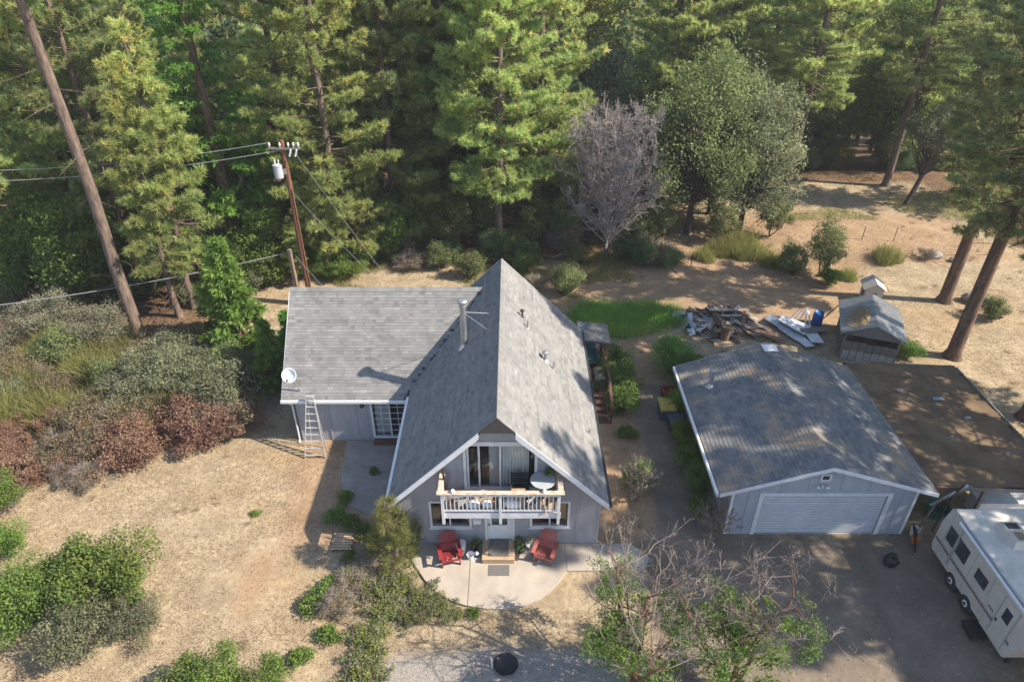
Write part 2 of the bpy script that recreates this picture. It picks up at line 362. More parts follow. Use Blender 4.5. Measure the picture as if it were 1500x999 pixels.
co = coords(nt)
def noise(sc_, det=8, ro=.65):
    n = N(nt, 'ShaderNodeTexNoise', Scale=sc_, Detail=det, Roughness=ro); nt.links.new(co, n.inputs['Vector']); return n.outputs[0]
nb, nm, nf, nx = noise(.16), noise(.8), noise(5, 9, .75), noise(28, 4)
straw = mix(nt, ramp(nt, nm, [(.35, (0, 0, 0)), (.62, (1, 1, 1))]), (.28, .22, .145), (.46, .37, .245))
straw = mix(nt, ramp(nt, nf, [(.42, (.0, .0, .0)), (.62, (.8, .8, .8))]), straw, (.225, .165, .105))
straw = mix(nt, ramp(nt, nb, [(.5, (0, 0, 0)), (.66, (.5, .5, .5))]), straw, (.38, .25, .13))
dirt = mix(nt, ramp(nt, nm, [(.3, (0, 0, 0)), (.7, (1, 1, 1))]), (.27, .175, .105), (.40, .28, .175))
dirt = mix(nt, ramp(nt, nf, [(.5, (0, 0, 0)), (.7, (.6, .6, .6))]), dirt, (.18, .12, .075))
drive = mix(nt, ramp(nt, nm, [(.3, (0, 0, 0)), (.7, (1, 1, 1))]), (.15, .118, .09), (.255, .205, .155))
drive = mix(nt, ramp(nt, nf, [(.5, (0, 0, 0)), (.68, (.7, .7, .7))]), drive, (.13, .115, .10))
gravel = mix(nt, ramp(nt, nx, [(.35, (0, 0, 0)), (.62, (1, 1, 1))]), (.20, .175, .15), (.37, .33, .285))
duff = mix(nt, ramp(nt, nm, [(.3, (0, 0, 0)), (.7, (1, 1, 1))]), (.10, .062, .038), (.25, .155, .09))
duff = mix(nt, ramp(nt, nf, [(.45, (0, 0, 0)), (.6, (.8, .8, .8))]), duff, (.065, .045, .03))
def edge(a):
    s = N(nt, 'ShaderNodeMath', operation='ADD'); nt.links.new(a, s.inputs[0]); q = N(nt, 'ShaderNodeMath', operation='MULTIPLY_ADD'); nt.links.new(nf, q.inputs[0])
    q.inputs[1].default_value = .9; q.inputs[2].default_value = -.45; nt.links.new(q.outputs[0], s.inputs[1])
    return ramp(nt, s.outputs[0], [(.32, (0, 0, 0)), (.68, (1, 1, 1))])
c = mix(nt, edge(attr('dirt')), straw, dirt); c = mix(nt, edge(attr('duff')), c, duff)
c = mix(nt, edge(attr('drive')), c, drive); c = mix(nt, edge(attr('gravel')), c, gravel)
c = mix(nt, 1.0, c, (.84, .84, .84), 'MULTIPLY'); nt.links.new(c, b.inputs['Base Color']); b.inputs['Roughness'].default_value = .97; b.inputs['Specular IOR Level'].default_value = .1
bump(nt, b, nf, .7, .05)
tag(link('ground', gm, 'ground_soil'), 'dry straw yard, dirt clearing and forest floor', kind='structure')
def gz(x, y): return float(ground_z(x, y))

# ------------------------------------------------------------------ roofs with real shingle tabs
def shingles(name, mat, parent, o, u, v, U, V, keep, seed, tab=.31, exp=.145, lift=.014):
    """courses of tabs on the plane o + a*u + b*v (u along the eave, v up the slope)"""
    rs = np.random.RandomState(seed); o, u, v = np.array(o, float), unit(np.array(u, float)), unit(np.array(v, float)); n = np.cross(u, v); n *= np.sign(n[2])
    Vs = []; tint = []
    rows = int(V / exp); 
    for r in range(rows + 1):
        off = (r % 2) * tab / 2 - rs.rand() * .04; ed = np.cumsum(tab * rs.uniform(.35, 1.15, int(U / tab * 2) + 6)) - tab * 2 * rs.rand(); ed = np.concatenate([[-.01], ed[(ed > .05) & (ed < U - .03)], [U + .01]]); a0 = np.clip(ed[:-1], 0, U); a1 = np.clip(ed[1:] - .001, 0, U)
        ok = a1 - a0 > .02; a0, a1 = a0[ok], a1[ok]; b0 = np.full(len(a0), r * exp) + rs.randn(len(a0)) * .004; b1 = np.minimum(b0 + exp * 1.25, V)
        P = o + ((a0 + a1) / 2)[:, None] * u + b0[:, None] * v; q = keep(P) & (b1 - b0 > .02); a0, a1, b0, b1 = a0[q], a1[q], b0[q], b1[q]
        h = lift + .002 * rs.rand(len(a0)); pt = lambda A, B, Hh: o + A[:, None] * u + B[:, None] * v + np.broadcast_to(Hh, len(A))[:, None] * n
        Vs.append(np.stack([pt(a0, b0, .001), pt(a1, b0, .001), pt(a1, b0, h), pt(a0, b0, h), pt(a1, b1, .003), pt(a0, b1, .003)], 1).reshape(-1, 3))
        tint.append(np.clip(.5 + .15 * rs.randn(len(a0)) + .07 * rs.randn(), .13, 1))
    Vv = np.concatenate(Vs); t = np.concatenate(tint); m_ = len(t); base = np.arange(m_)[:, None] * 6
    F4 = np.concatenate([base + np.array(f)[None] for f in ((0, 1, 2, 3), (3, 2, 4, 5))]); F3 = np.concatenate([base + np.array(f)[None] for f in ((0, 3, 5), (1, 4, 2))])
    off = Vector((0, 0, 0)); q = parent
    while q is not None: off += q.location; q = q.parent
    me = np_mesh(name, Vv - np.array(off), [F4, F3], np.concatenate([t * 0, t, t, t])); return tag(link(name, me, mat, parent), kind='stuff')  # cut lower edges near black, which also paints in each course's shadow line
ALL = lambda P: np.ones(len(P), bool)

# ------------------------------------------------------------------ the house
X0, RZ, EH = -.5, 6.83, 3.95             # ridge x and height, half width to the eave
YF, YB = 17.22, 28.9; WF = 17.88         # rake planes, front wall
house = empty('house', (X0, 22, 0), 0, 'grey house with steep shingled gable, front balcony and a lower side wing', 'house')
hz = lambda x: RZ - abs(x - X0)
WK = .96; wz = lambda y: 2.55 + WK * (y - 23.7) if y < 27.4 else 2.55 + WK * (27.4 - 23.7) - WK * (y - 27.4)
WRZ = wz(27.4)
# walls of the main body
rc = lambda x0, x1, z0, z1: [(x0, WF, z0), (x1, WF, z0), (x1, WF, z1), (x0, WF, z1)]
XL, XR = -4.22, 3.3
LW, RW, DR, SL = (-3.0, -1.6, 1.06, 2.3), (.76, 2.08, 1.08, 2.3), (-.93, 0.0, .24, 2.3), (-1.62, .80, 3.08, 5.08)
MB().holed([(XL, WF, 0), (XR, WF, 0), (XR, WF, hz(XR) - .16), (X0, WF, RZ - .16), (XL, WF, hz(XL) - .16)], [rc(*q) for q in (LW, RW, DR, SL)], (0, .14, 0)).build('front_wall', 'siding_front', house)
MB().box(XL, XL + .14, WF + .141, YB - .5, 0, 2.95).build('side_wall', 'siding_side', house)
MB().box(XR - .14, XR, WF + .141, YB - .5, 0, 2.9).build('side_wall', 'siding_side', house)
MB().prism([(XL + .141, YB - .64, 0), (XR - .141, YB - .64, 0), (XR - .141, YB - .64, 3.0), (X0, YB - .64, RZ - .2), (XL + .141, YB - .64, 3.0)], (0, .14, 0)).build('back_wall', 'siding_front', house)
MB().box(XL + .15, XR - .15, WF + .15, YB - .7, 2.78, 2.98).build('upper_floor', 'interior', house)
MB().box(XL + .15, XR - .15, WF + .15, YB - .7, .1, .22).build('ground_floor', 'interior', house)
MB().box(XL + .15, XR - .15, 20.6, 20.7, .23, 2.77).build('inner_wall', 'interior', house)
MB().prism([(XL + .3, 21.4, 2.99), (XR - .3, 21.4, 2.99), (X0, 21.4, RZ - .5)], (0, .1, 0)).build('inner_wall', 'interior', house)
for x in (-4.17, -3.35, -2.13, -1.27, .33, 1.42, 2.45, 3.25):       # joint battens of the siding
    top = min(hz(x) - .2, 2.62) if abs(x - X0) < 2.4 else hz(x) - .25
    if x in (-2.13, 1.42):
        MB().box(x - .03, x + .03, WF - .02, WF - .002, .02, .92).build('batten', 'siding_front', house)
    else:
        MB().box(x - .03, x + .03, WF - .02, WF - .002, .02, top).build('batten', 'siding_front', house)
for x in (-2.75, -1.95, 1.15, 1.75, -.5):
    z0 = 5.2 if x == -.5 else 3.0
    MB().box(x - .03, x + .03, WF - .02, WF - .002, z0, hz(x) - .22).build('batten', 'siding_front', house)
MB().box(-2.1, 1.12, WF - .05, WF - .003, 5.17, 5.27).build('gable_band', 'white_trim', house)
# roof planes
for s in (-1, 1):
    xe = X0 + s * EH; d = .13
    rf = MB().prism([(X0, YF, RZ - .01), (xe, YF, hz(xe) - .01), (xe, YF, hz(xe) - d), (X0, YF, RZ - d)], (0, YB - YF, 0)).build('roof_plane', 'roof_deck', house)
    if s < 0: keep = lambda P: ~((P[:, 1] > 23.6) & (np.array([wz(y) for y in P[:, 1]]) > P[:, 2] + .03))
    else: keep = ALL
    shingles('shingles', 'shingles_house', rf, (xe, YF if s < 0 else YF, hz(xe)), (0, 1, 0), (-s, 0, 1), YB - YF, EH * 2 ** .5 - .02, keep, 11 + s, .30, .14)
cap = MB()
for i in range(int((YB - YF) / .2)):
    y = YF + i * .2
    for s in (-1, 1):
        cap.prism([(X0, y, RZ + .022), (X0, y + .22, RZ + .012), (X0 + s * .15, y + .22, RZ - .135), (X0 + s * .15, y, RZ - .125)], (s * .006, 0, .012))
tag(cap.build('ridge_cap', 'shingles_house', house), kind='stuff')
for s in (-1, 1):                                   # rake boards, front and back
    for y in (YF - .035, YB + .003):
        p0 = .62 if y < 20 else 0.02
        f = MB().prism([(X0 + s * p0, y, RZ - p0 + .005), (X0 + s * (EH + .02), y, RZ - EH - .015), (X0 + s * (EH + .02), y, RZ - EH - .26), (X0 + s * p0, y, RZ - p0 - .27)], (0, .032, 0)).build('rake_board', 'white_trim', house)
    xe = X0 + s * (EH + .005)
    y1 = 23.5 if s < 0 else YB
    MB().prism([(xe, YF, hz(xe) - .02), (xe + s * .12, YF, hz(xe) - .03), (xe + s * .12, YF, hz(xe) - .14), (xe, YF, hz(xe) - .15)], (0, y1 - YF, 0)).build('gutter', 'white_metal' if s < 0 else 'black_metal', house)
    MB().prism([(X0 + s * .6, YF + .004, hz(X0 + .6) - .14), (X0 + s * 3.7, YF + .004, hz(X0 + 3.7) - .14), (X0 + s * 3.7, YF + .004, hz(X0 + 3.7) - .2), (X0 + s * .6, YF + .004, hz(X0 + .6) - .2)], (0, WF - YF - .01, 0)).build('soffit', 'white_trim', house)
MB().prism([(X0 - .62, YF - .02, RZ - .63), (X0 + .62, YF - .02, RZ - .63), (X0, YF - .02, RZ - .012)], (0, .018, 0)).build('peak_panel', 'dark_vent', house)
def window(parent, r, y, name='window', mull=(), fr=.085, glassmat='window_glass', inset=.05, sill=True):
    x0, x1, z0, z1 = r
    wdw = MB().holed([(x0 - fr, y - .045, z0 - fr), (x1 + fr, y - .045, z0 - fr), (x1 + fr, y - .045, z1 + fr), (x0 - fr, y - .045, z1 + fr)],
                     [[(x0, y - .045, z0), (x1, y - .045, z0), (x1, y - .045, z1), (x0, y - .045, z1)]], (0, .043, 0)).build(name, 'white_trim', parent)
    MB().box(x0 + .003, x1 - .003, y + inset, y + inset + .012, z0 + .003, z1 - .003).build('pane', glassmat, wdw)
    for mx in mull: MB().box(mx - .03, mx + .03, y + .01, y + inset - .002, z0 + .002, z1 - .002).build('mullion', 'white_trim', wdw)
    if sill: MB().box(x0 - fr - .03, x1 + fr + .03, y - .09, y - .047, z0 - fr - .02, z0 - fr + .04).build('sill', 'white_trim', wdw)
    return wdw
window(house, LW, WF, mull=(-2.33,)); window(house, RW, WF, mull=(1.42,))
MB().box(-2.28, -1.65, WF + .3, WF + .32, 1.1, 2.2).build('blind', 'tan_board', house)
MB().box(1.46, 2.04, WF + .3, WF + .32, 1.12, 2.2).build('blind', 'tan_board', house)
sw = window(house, SL, WF, 'sliding_door', (-.42,), .1, sill=False)
MB().box(SL[0] + .02, SL[0] + .09, WF + .006, WF + .046, SL[2], SL[3]).build('stile', 'white_trim', sw)
MB().box(-1.20, -1.13, WF + .006, WF + .046, SL[2], SL[3]).build('stile', 'white_trim', sw)
def curtain(x0, x1, y, z0, z1, parent, seed):
    rs = random.Random(seed); n = 60; mb = MB(); ph = rs.random() * 6
    pts = [(x0 + (x1 - x0) * i / n, y + .045 * math.sin(i * .9 + ph) + .02 * math.sin(i * 2.3)) for i in range(n + 1)]
    mb.add([(px, py, z) for px, py in pts for z in (z0, z1)], [(2 * i, 2 * i + 2, 2 * i + 3, 2 * i + 1) for i in range(n)]); return mb.build('curtain', 'curtain', parent, True)
curtain(-.82, -.45, WF + .15, 3.1, 5.05, sw, 1); curtain(-.40, .60, WF + .15, 3.1, 5.05, sw, 2)
MB().box(-1.1, -.84, WF + .5, WF + .9, 2.99, 3.7).build('inner_dresser', 'tan_board', sw)
dr = MB().holed([(DR[0] - .1, WF - .045, .06), (DR[1] + .1, WF - .045, .06), (DR[1] + .1, WF - .045, DR[3] + .1), (DR[0] - .1, WF - .045, DR[3] + .1)], [[(p[0], WF - .045, p[2]) for p in rc(*DR)]], (0, .043, 0)).build('front_door', 'white_trim', house)
MB().holed([(x, WF + .03, z) for x, z in ((DR[0], DR[2]), (DR[1], DR[2]), (DR[1], DR[3]), (DR[0], DR[3]))], [[(-.76, WF + .03, 1.05), (-.17, WF + .03, 1.05), (-.17, WF + .03, 2.12), (-.76, WF + .03, 2.12)]], (0, .045, 0)).build('door_leaf', 'white_metal', dr)
MB().box(-.76, -.17, WF + .05, WF + .06, 1.05, 2.12).build('pane', 'window_glass', dr)
MB().box(-.74, -.19, WF + .1, WF + .11, 1.08, 1.75).build('door_blind', 'door_green', dr)
MB().lathe((-.86, WF - .01, 1.15), [(.012, 0), (.03, .01), (.03, .05), (.012, .06)], 8, Matrix.Rotation(R(90), 4, 'X')).build('handle', 'black_metal', dr)
bxm = MB().box(-1.45, -1.17, WF - .14, WF - .003, 1.28, 1.50); bxm.prism([(-1.47, WF - .17, 1.5), (-1.15, WF - .17, 1.5), (-1.15, WF - .004, 1.58), (-1.47, WF - .004, 1.58)], (0, 0, .02)); bxm.build('mail_box', 'white_metal', house)
# balcony
BY, BZ = 16.72, 3.0
bal = MB().box(-2.42, 1.66, BY + .06, WF - .06, BZ - .26, BZ - .06).build('balcony', 'weathered_trim', house)
n = 9
for i in range(n):
    y0 = BY + .05 + i * (WF - BY - .11) / n; MB().box(-2.44, 1.68, y0, y0 + (WF - BY - .11) / n - .012, BZ - .058, BZ - .02).build('deck_board', 'grey_board', bal)
MB().box(-2.46, 1.70, BY - .0, BY + .045, BZ - .28, BZ - .015).build('rim_board', 'white_trim', bal)
for x in (-2.40, -.40, 1.62):
    MB().box(x - .05, x + .05, BY - .052, BY - .002, BZ - .52, BZ + .93).build('post', 'white_trim', bal)
for x in (-2.40, 1.62): MB().box(x - .05, x + .05, WF - .12, WF - .03, BZ - .015, BZ + .93).build('post', 'weathered_rail', bal)
MB().box(-2.58, 1.80, BY - .09, BY + .09, BZ + .932, BZ + .985).build('top_rail', 'weathered_rail', bal)
for x in (-2.46, 1.68): MB().box(x - .09, x + .09, BY + .092, WF - .005, BZ + .934, BZ + .984).build('top_rail', 'weathered_rail', bal)
MB().box(-2.35, 1.57, BY - .02, BY + .02, BZ + .08, BZ + .15).build('bottom_rail', 'white_trim', bal)
MB().box(-2.35, 1.57, BY - .021, BY + .019, BZ + .80, BZ + .88).build('upper_rail', 'white_trim', bal)
bm_ = MB().box(-.018, .018, -.018, .018, 0, .652)
bal_me = None
for i in range(27):
    x = -2.27 + i * .142
    if abs(x + .4) < .06: continue
    if bal_me is None:
        o = bm_.build('baluster', 'white_trim', bal); bal_me = o.data; o.data.transform(Matrix.Translation((X0, 22, 0)))
    else: o = link('baluster', bal_me, None, bal)
    o.location = (x - X0, BY - 22, BZ + .149)
for x in (-2.40, 1.62):
    for i in range(6):
        o = link('baluster', bal_me, None, bal); o.location = (x - X0, BY + .2 + i * .15 - 22, BZ + .149)
    MB().box(x - .02, x + .02, BY + .06, WF - .13, BZ + .80, BZ + .88).build('upper_rail', 'white_trim', bal)
    MB().box(x - .02, x + .02, BY + .06, WF - .13, BZ + .08, BZ + .149).build('bottom_rail', 'white_trim', bal)
for x in (-2.40, -.40, 1.62):
    MB().prism([(x - .04, BY + .05, BZ - .281), (x - .04, WF - .003, BZ - .281), (x - .04, WF - .003, BZ - .9), (x - .04, WF - .09, BZ - .9), (x - .04, BY + .05, BZ - .36)], (.08, 0, 0)).build('bracket', 'white_trim', bal)
# the wing
WX = -10.1; WY = 23.95
SD = (-6.25, -4.78, .25, 2.2)
MB().holed([(-9.65, WY, 0), (XL - .002, WY, 0), (XL - .002, WY, 2.62), (-9.65, WY, 2.62)], [[(x, WY, z) for x, z in ((SD[0], SD[2]), (SD[1], SD[2]), (SD[1], SD[3]), (SD[0], SD[3]))]], (0, .14, 0)).build('wing_wall', 'siding_front', house)
MB().prism([(-9.65, WY + .141, 0), (-9.65, 30.8, 0), (-9.65, 30.8, wz(30.8) - .15), (-9.65, 27.4, WRZ - .17), (-9.65, WY + .141, wz(WY + .141) - .15)], (.14, 0, 0)).build('wing_wall', 'siding_side', house)
MB().box(-9.5, XL, 30.66, 30.8, 0, 2.6).build('wing_wall', 'siding_front', house)
MB().box(-9.5, XL - .01, 25.6, 25.7, .1, 2.7).build('inner_wall', 'interior', house)
MB().box(-9.5, XL - .01, WY + .15, 25.59, .1, .22).build('ground_floor', 'interior', house)
sw = window(house, SD, WY, 'patio_door', (-5.5,), .09, sill=False)
for i in range(1, 4): MB().box(SD[0] + .37 * i - .012, SD[0] + .37 * i + .012, WY + .03, WY + .046, SD[2], SD[3]).build('glazing_bar', 'white_trim', sw)
for i in range(1, 6): MB().box(SD[0], SD[1], WY + .028, WY + .044, SD[2] + .33 * i - .012, SD[2] + .33 * i + .012).build('glazing_bar', 'white_trim', sw)
curtain(-6.2, -5.55, WY + .22, .25, 2.15, sw, 5)
MB().box(-6.3, -4.75, WY - .42, WY - .05, .02, .17).build('door_step', 'redwood', house)
for x in (-9.6, -8.25, -7.02, -6.55):
    MB().box(x - .035, x + .035, WY - .022, WY - .002, .02, 2.5).build('batten', 'siding_front', house)
MB().box(-6.75, -6.62, WY - .1, WY - .003, 1.95, 2.15).build('wall_lamp', 'black_metal', house)
for s in (-1, 1):
    ye = 23.7 if s < 0 else 31.1; x1 = -.6
    xm = lambda z: z - 7.33
    pts = [(WX, ye, 2.54), (WX, 27.4, WRZ - .01), (xm(WRZ), 27.4, WRZ - .01), (-4.5, ye, 2.54)]
    n_ = Vector((0, .1 * (-s) * -1 * .69, -.1)); rf = MB().prism(pts, (0, 0, -.13)).build('roof_plane', 'roof_deck', house)
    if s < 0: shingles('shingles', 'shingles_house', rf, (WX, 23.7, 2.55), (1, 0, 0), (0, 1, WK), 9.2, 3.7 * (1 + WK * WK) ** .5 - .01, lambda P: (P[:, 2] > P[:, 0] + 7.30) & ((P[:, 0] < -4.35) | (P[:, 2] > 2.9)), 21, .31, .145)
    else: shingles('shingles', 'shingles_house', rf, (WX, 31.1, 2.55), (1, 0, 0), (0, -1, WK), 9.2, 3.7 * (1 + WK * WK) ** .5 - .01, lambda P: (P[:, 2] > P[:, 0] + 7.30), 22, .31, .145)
    MB().prism([(WX - .003, ye - .02 * s, 2.555), (WX - .003, 27.4, WRZ + .01), (WX - .003, 27.4, WRZ - .2), (WX - .003, ye - .02 * s, 2.36)], (-.03, 0, 0)).build('rake_board', 'white_trim', house)
cap = MB()
for i in range(44):
    x = WX + i * .2
    for s in (-1, 1): cap.prism([(x, 27.4, WRZ + .02), (x + .22, 27.4, WRZ + .01), (x + .22, 27.4 + s * .15, WRZ - .134), (x, 27.4 + s * .15, WRZ - .124)], (0, s * .006, .012))
tag(cap.build('ridge_cap', 'shingles_house', house), kind='stuff')
MB().box(WX - .03, -4.62, 23.57, 23.69, 2.41, 2.53).build('gutter', 'white_metal', house)
MB().tube([(-9.78, 23.62, 2.42), (-9.78, 23.80, 2.2), (-9.76, 23.88, 2.1), (-9.76, 23.88, .1), (-9.76, 23.7, .04)], .04, 6).build('downpipe', 'white_trim', house)
# flue and roof vents
cb = (-1.99, 23.78)
fl = MB().lathe((cb[0], cb[1], 5.1), [(.125, 0), (.125, 2.05)], 16).build('flue_pipe', 'galvanized', house, False)
MB().lathe((cb[0], cb[1], 7.15), [(.125, 0), (.15, .01), (.15, .10), (.125, .11), (.125, .2), (.20, .21), (.20, .32), (.16, .36), (.02, .38)], 16).build('flue_cap', 'galvanized', fl)
MB().lathe((cb[0], cb[1], 5.24), [(.27, -.12), (.16, .12), (.13, .2)], 16).build('flashing', 'galvanized', fl)
for e in ((-.95, 24.6, 6.40), (-1.0, 23.4, 6.35)): MB().tube([(cb[0], cb[1], 6.95), e], .012, 5).build('brace', 'galvanized', fl)
def vent(x, y, hgt, r, mat='galvanized', capr=None):
    mb = MB().lathe((x, y, hz(x) - .05), [(r * 2.2, 0.02), (r, .1), (r, hgt)], 10)
    if capr: mb.lathe((x, y, hz(x) - .05), [(capr, hgt), (capr, hgt + .06), (.01, hgt + .12)], 10)
    mb.build('roof_vent', mat, house)
vent(.44, 25.15, .34, .04, 'black_metal', .09); vent(.66, 24.62, .42, .04); vent(1.38, 23.25, .40, .06, 'galvanized', .15); vent(1.72, 23.1, .42, .035); vent(3.05, 20.6, .3, .03)

# side deck, steps and small porch roof on the right of the house
DZ = .72
deck = MB().box(3.36, 4.70, 26.35, 30.3, DZ - .22, DZ - .05).build('side_deck', 'redwood', house)
for i in range(9):
    x = 3.37 + i * .148; MB().box(x, x + .138, 26.33, 30.3, DZ - .048, DZ - .01).build('deck_board', 'redwood', deck)
for i in range(4):
    z = DZ - .18 * (i + 1) + .0; y = 26.3 - .3 * i
    MB().box(3.52, 4.55, y - .3, y - .01, max(z - .05, .02), z).build('stair_tread', 'redwood', deck)
for x in (3.48, 4.57): MB().prism([(x, 26.32, DZ - .06), (x, 25.05, -.02), (x, 25.35, -.02), (x, 26.32, DZ - .32)], (.045, 0, 0)).build('stringer', 'redwood', deck)
for y in (25.15, 26.42, 27.7, 29.0, 30.2):
    zb = 0 if y < 26 else 0; zt = 1.0 if y < 26 else DZ + .95
    MB().box(4.64, 4.73, y - .045, y + .045, zb, zt).build('post', 'redwood', deck)
MB().bar((4.685, 25.1, 1.03), (4.685, 26.45, DZ + .98), .13, .04).build('handrail', 'redwood', deck)
MB().box(4.62, 4.75, 26.46, 30.25, DZ + .952, DZ + .992).build('handrail', 'redwood', deck)
MB().box(4.67, 4.70, 26.5, 30.2, DZ + .45, DZ + .53).build('mid_rail', 'redwood', deck)
pr_ = MB().prism([(3.30, 28.1, 2.82), (4.86, 28.1, 2.60), (4.86, 28.1, 2.50), (3.30, 28.1, 2.72)], (0, 1.75, 0)).build('porch_roof', 'roof_deck', house)
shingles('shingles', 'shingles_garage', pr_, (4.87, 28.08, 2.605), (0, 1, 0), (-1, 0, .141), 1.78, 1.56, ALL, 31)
for y in (28.25, 29.7): MB().box(4.60, 4.70, y - .05, y + .05, 0.02, 2.53).build('porch_post', 'redwood', house)

# satellite dish on the wing
sat = empty('satellite_dish', (-9.3, 23.98, 2.74), 0, 'white satellite dish on a bent mast at the wing roof corner', 'satellite dish')
MB().tube([(-9.3, 23.98, 2.72), (-9.36, 23.93, 3.1), (-9.50, 23.9, 3.55)], .025, 8).build('mast', 'galvanized', sat)
Mx = Matrix.Rotation(R(-12), 4, 'Y') @ Matrix.Rotation(R(62), 4, 'X')
MB().lathe((-9.56, 23.74, 3.82), [(.02, -.08), (.16, -.065), (.27, -.025), (.34, .02), (.33, .025), (.26, -.01), (.15, -.045), (.02, -.055)], 24, Mx).build('reflector', 'white_metal', sat, True)
MB().tube([(-9.5, 23.8, 3.55), (-9.5, 23.5, 3.56), (-9.52, 23.3, 3.85)], .014, 6).build('feed_arm', 'galvanized', sat)
MB().box(-9.56, -9.48, 23.26, 23.36, 3.82, 3.92).build('receiver', 'galvanized', sat)
MB().bar((-9.30, 23.98, 2.75), (-9.05, 24.3, 3.03), .1, .02).build('foot', 'galvanized', sat)

# step ladder against the wing
lad = empty('ladder', (-8.78, 22.9, 0), 0, 'tall aluminium ladder leaning on the wing eave beside the dish', 'ladder')
fa, fb, ta, tb = Vector((-9.24, 22.72, .02)), Vector((-8.32, 22.72, .02)), Vector((-8.94, 23.53, 2.82)), Vector((-8.62, 23.53, 2.82))
for a, b_ in ((fa, ta), (fb, tb)): MB().bar(a, b_, .03, .075, (0, 1, 0)).build('rail', 'aluminium', lad)
for i in range(9):
    t = .05 + i * .113; MB().bar(fa.lerp(ta, t), fb.lerp(tb, t), .07, .03).build('rung', 'aluminium', lad)
for x0_, x1_ in ((-9.10, -8.92), (-8.46, -8.64)): MB().bar((x0_, 23.42, .03), (x1_, 23.57, 2.72), .025, .03).build('rear_leg', 'aluminium', lad)
MB().box(-8.97, -8.59, 23.47, 23.62, 2.825, 2.87).build('top_cap', 'aluminium', lad)
for z in (.7, 1.5):
    t = z / 2.7; MB().bar(Vector((-9.10, 23.42, .03)).lerp(Vector((-8.92, 23.57, 2.72)), t), Vector((-8.46, 23.42, .03)).lerp(Vector((-8.64, 23.57, 2.72)), t), .02, .03).build('rear_brace', 'aluminium', lad)

# ------------------------------------------------------------------ patio and path
pat = empty('patio', (-.5, 16.6, 0)); tag(pat, 'rounded concrete patio in front of the house', kind='structure')
arc = [(-3.98, 17.85), (-3.93, 17.4), (-3.6, 16.8), (-3.2, 16.2), (-2.7, 15.66), (-2.1, 15.28), (-1.58, 15.1)]
arc2 = [(-1.57, 15.1), (-.9, 14.98), (-.24, 14.97), (.4, 15.1), (.97, 15.36), (1.4, 15.75), (1.78, 16.2), (2.02, 16.58), (2.02, 17.85)]
MB().prism([(x, y, .001) for x, y in arc + [(-1.58, 17.85)]], (0, 0, .085)).build('concrete_slab', 'concrete', pat)
MB().prism([(x + .012, y, .001) for x, y in [(-1.57, 17.85)] + arc2], (0, 0, .085)).build('concrete_slab', 'concrete', pat)
MB().prism([(x, y, .001) for x, y in ((2.045, 16.6), (4.9, 16.6), (5.2, 17.2), (4.6, 17.86), (2.045, 17.86))], (0, 0, .083)).build('concrete_slab', 'concrete', pat)
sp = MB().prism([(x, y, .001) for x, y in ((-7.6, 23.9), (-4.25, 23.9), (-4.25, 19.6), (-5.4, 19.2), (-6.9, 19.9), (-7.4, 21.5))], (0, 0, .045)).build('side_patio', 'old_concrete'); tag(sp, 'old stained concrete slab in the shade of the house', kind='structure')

# ------------------------------------------------------------------ the garage
GXL, GXR, GXR0, GYF, GYB, GE, GR = 7.7, 15.8, 11.6, 18.1, 26.3, 2.5, 3.82
gar = empty('garage', (11.75, 22, 0), 0, 'detached grey garage with a wide white door and low gable roof', 'garage')
GW = 18.42; wl, wr = 8.3, 15.3
gs = lambda x: GE + (GR - GE) * (1 - abs(x - GXR0) / (GXR0 - GXL if x < GXR0 else GXR - GXR0))
GD = (9.5, 14.2, .03, 2.1)
MB().holed([(wl, GW, 0), (wr, GW, 0), (wr, GW, gs(wr) - .14), (GXR0, GW, GR - .14), (wl, GW, gs(wl) - .14)], [[(x, GW, z) for x, z in ((GD[0], .001), (GD[1], .001), (GD[1], GD[3]), (GD[0], GD[3]))]], (0, .14, 0)).build('front_wall', 'siding_garage', gar)
for x in (wl, wr - .14): MB().box(x, x + .14, GW + .141, 25.8, 0, gs(x + .07) - .15).build('side_wall', 'siding_side', gar)
MB().prism([(wl + .141, 25.66, 0), (wr - .141, 25.66, 0), (wr - .141, 25.66, gs(wr) - .16), (GXR0, 25.66, GR - .16), (wl + .141, 25.66, gs(wl) - .16)], (0, .14, 0)).build('back_wall', 'siding_garage', gar)
gd = MB().box(GD[0] + .004, GD[1] - .004, GW + .11, GW + .12, .02, 2.09).build('garage_door', 'garage_door', gar)
for i in range(4):
    z = .02 + i * .518
    MB().box(GD[0] + .01, GD[1] - .01, GW + .07, GW + .108, z, z + .509).build('door_panel', 'garage_door', gd)
    for k in range(4): MB().box(GD[0] + .02, GD[1] - .02, GW + .042, GW + .069, z + .02 + k * .125, z + .115 + k * .125).build('panel_rib', 'garage_door', gd)
for x in (GD[0] - .16, GD[1]): MB().box(x, x + .16, GW - .03, GW - .002, .0, 2.1).build('door_trim', 'white_trim', gar)
MB().box(GD[0] - .16, GD[1] + .16, GW - .032, GW - .002, 2.101, 2.24).build('door_trim', 'white_trim', gar)
for x in (8.34, 15.26): MB().box(x - .05, x + .05, GW - .025, GW - .002, .02, gs(x) - .2).build('corner_board', 'white_trim', gar)
for x in (8.95, 10.1, 11.1, 12.3, 13.4, 14.75):
    MB().box(x - .025, x + .025, GW - .018, GW - .002, 2.26 if 9.3 < x < 14.4 else .02, gs(x) - .2).build('batten', 'siding_garage', gar)
vt = MB().holed([(11.4, GW - .05, 2.88), (11.8, GW - .05, 2.88), (11.8, GW - .05, 3.22), (11.4, GW - .05, 3.22)], [[(11.47, GW - .05, 2.95), (11.73, GW - .05, 2.95), (11.73, GW - .05, 3.15), (11.47, GW - .05, 3.15)]], (0, .045, 0)).build('gable_vent', 'white_trim', gar)
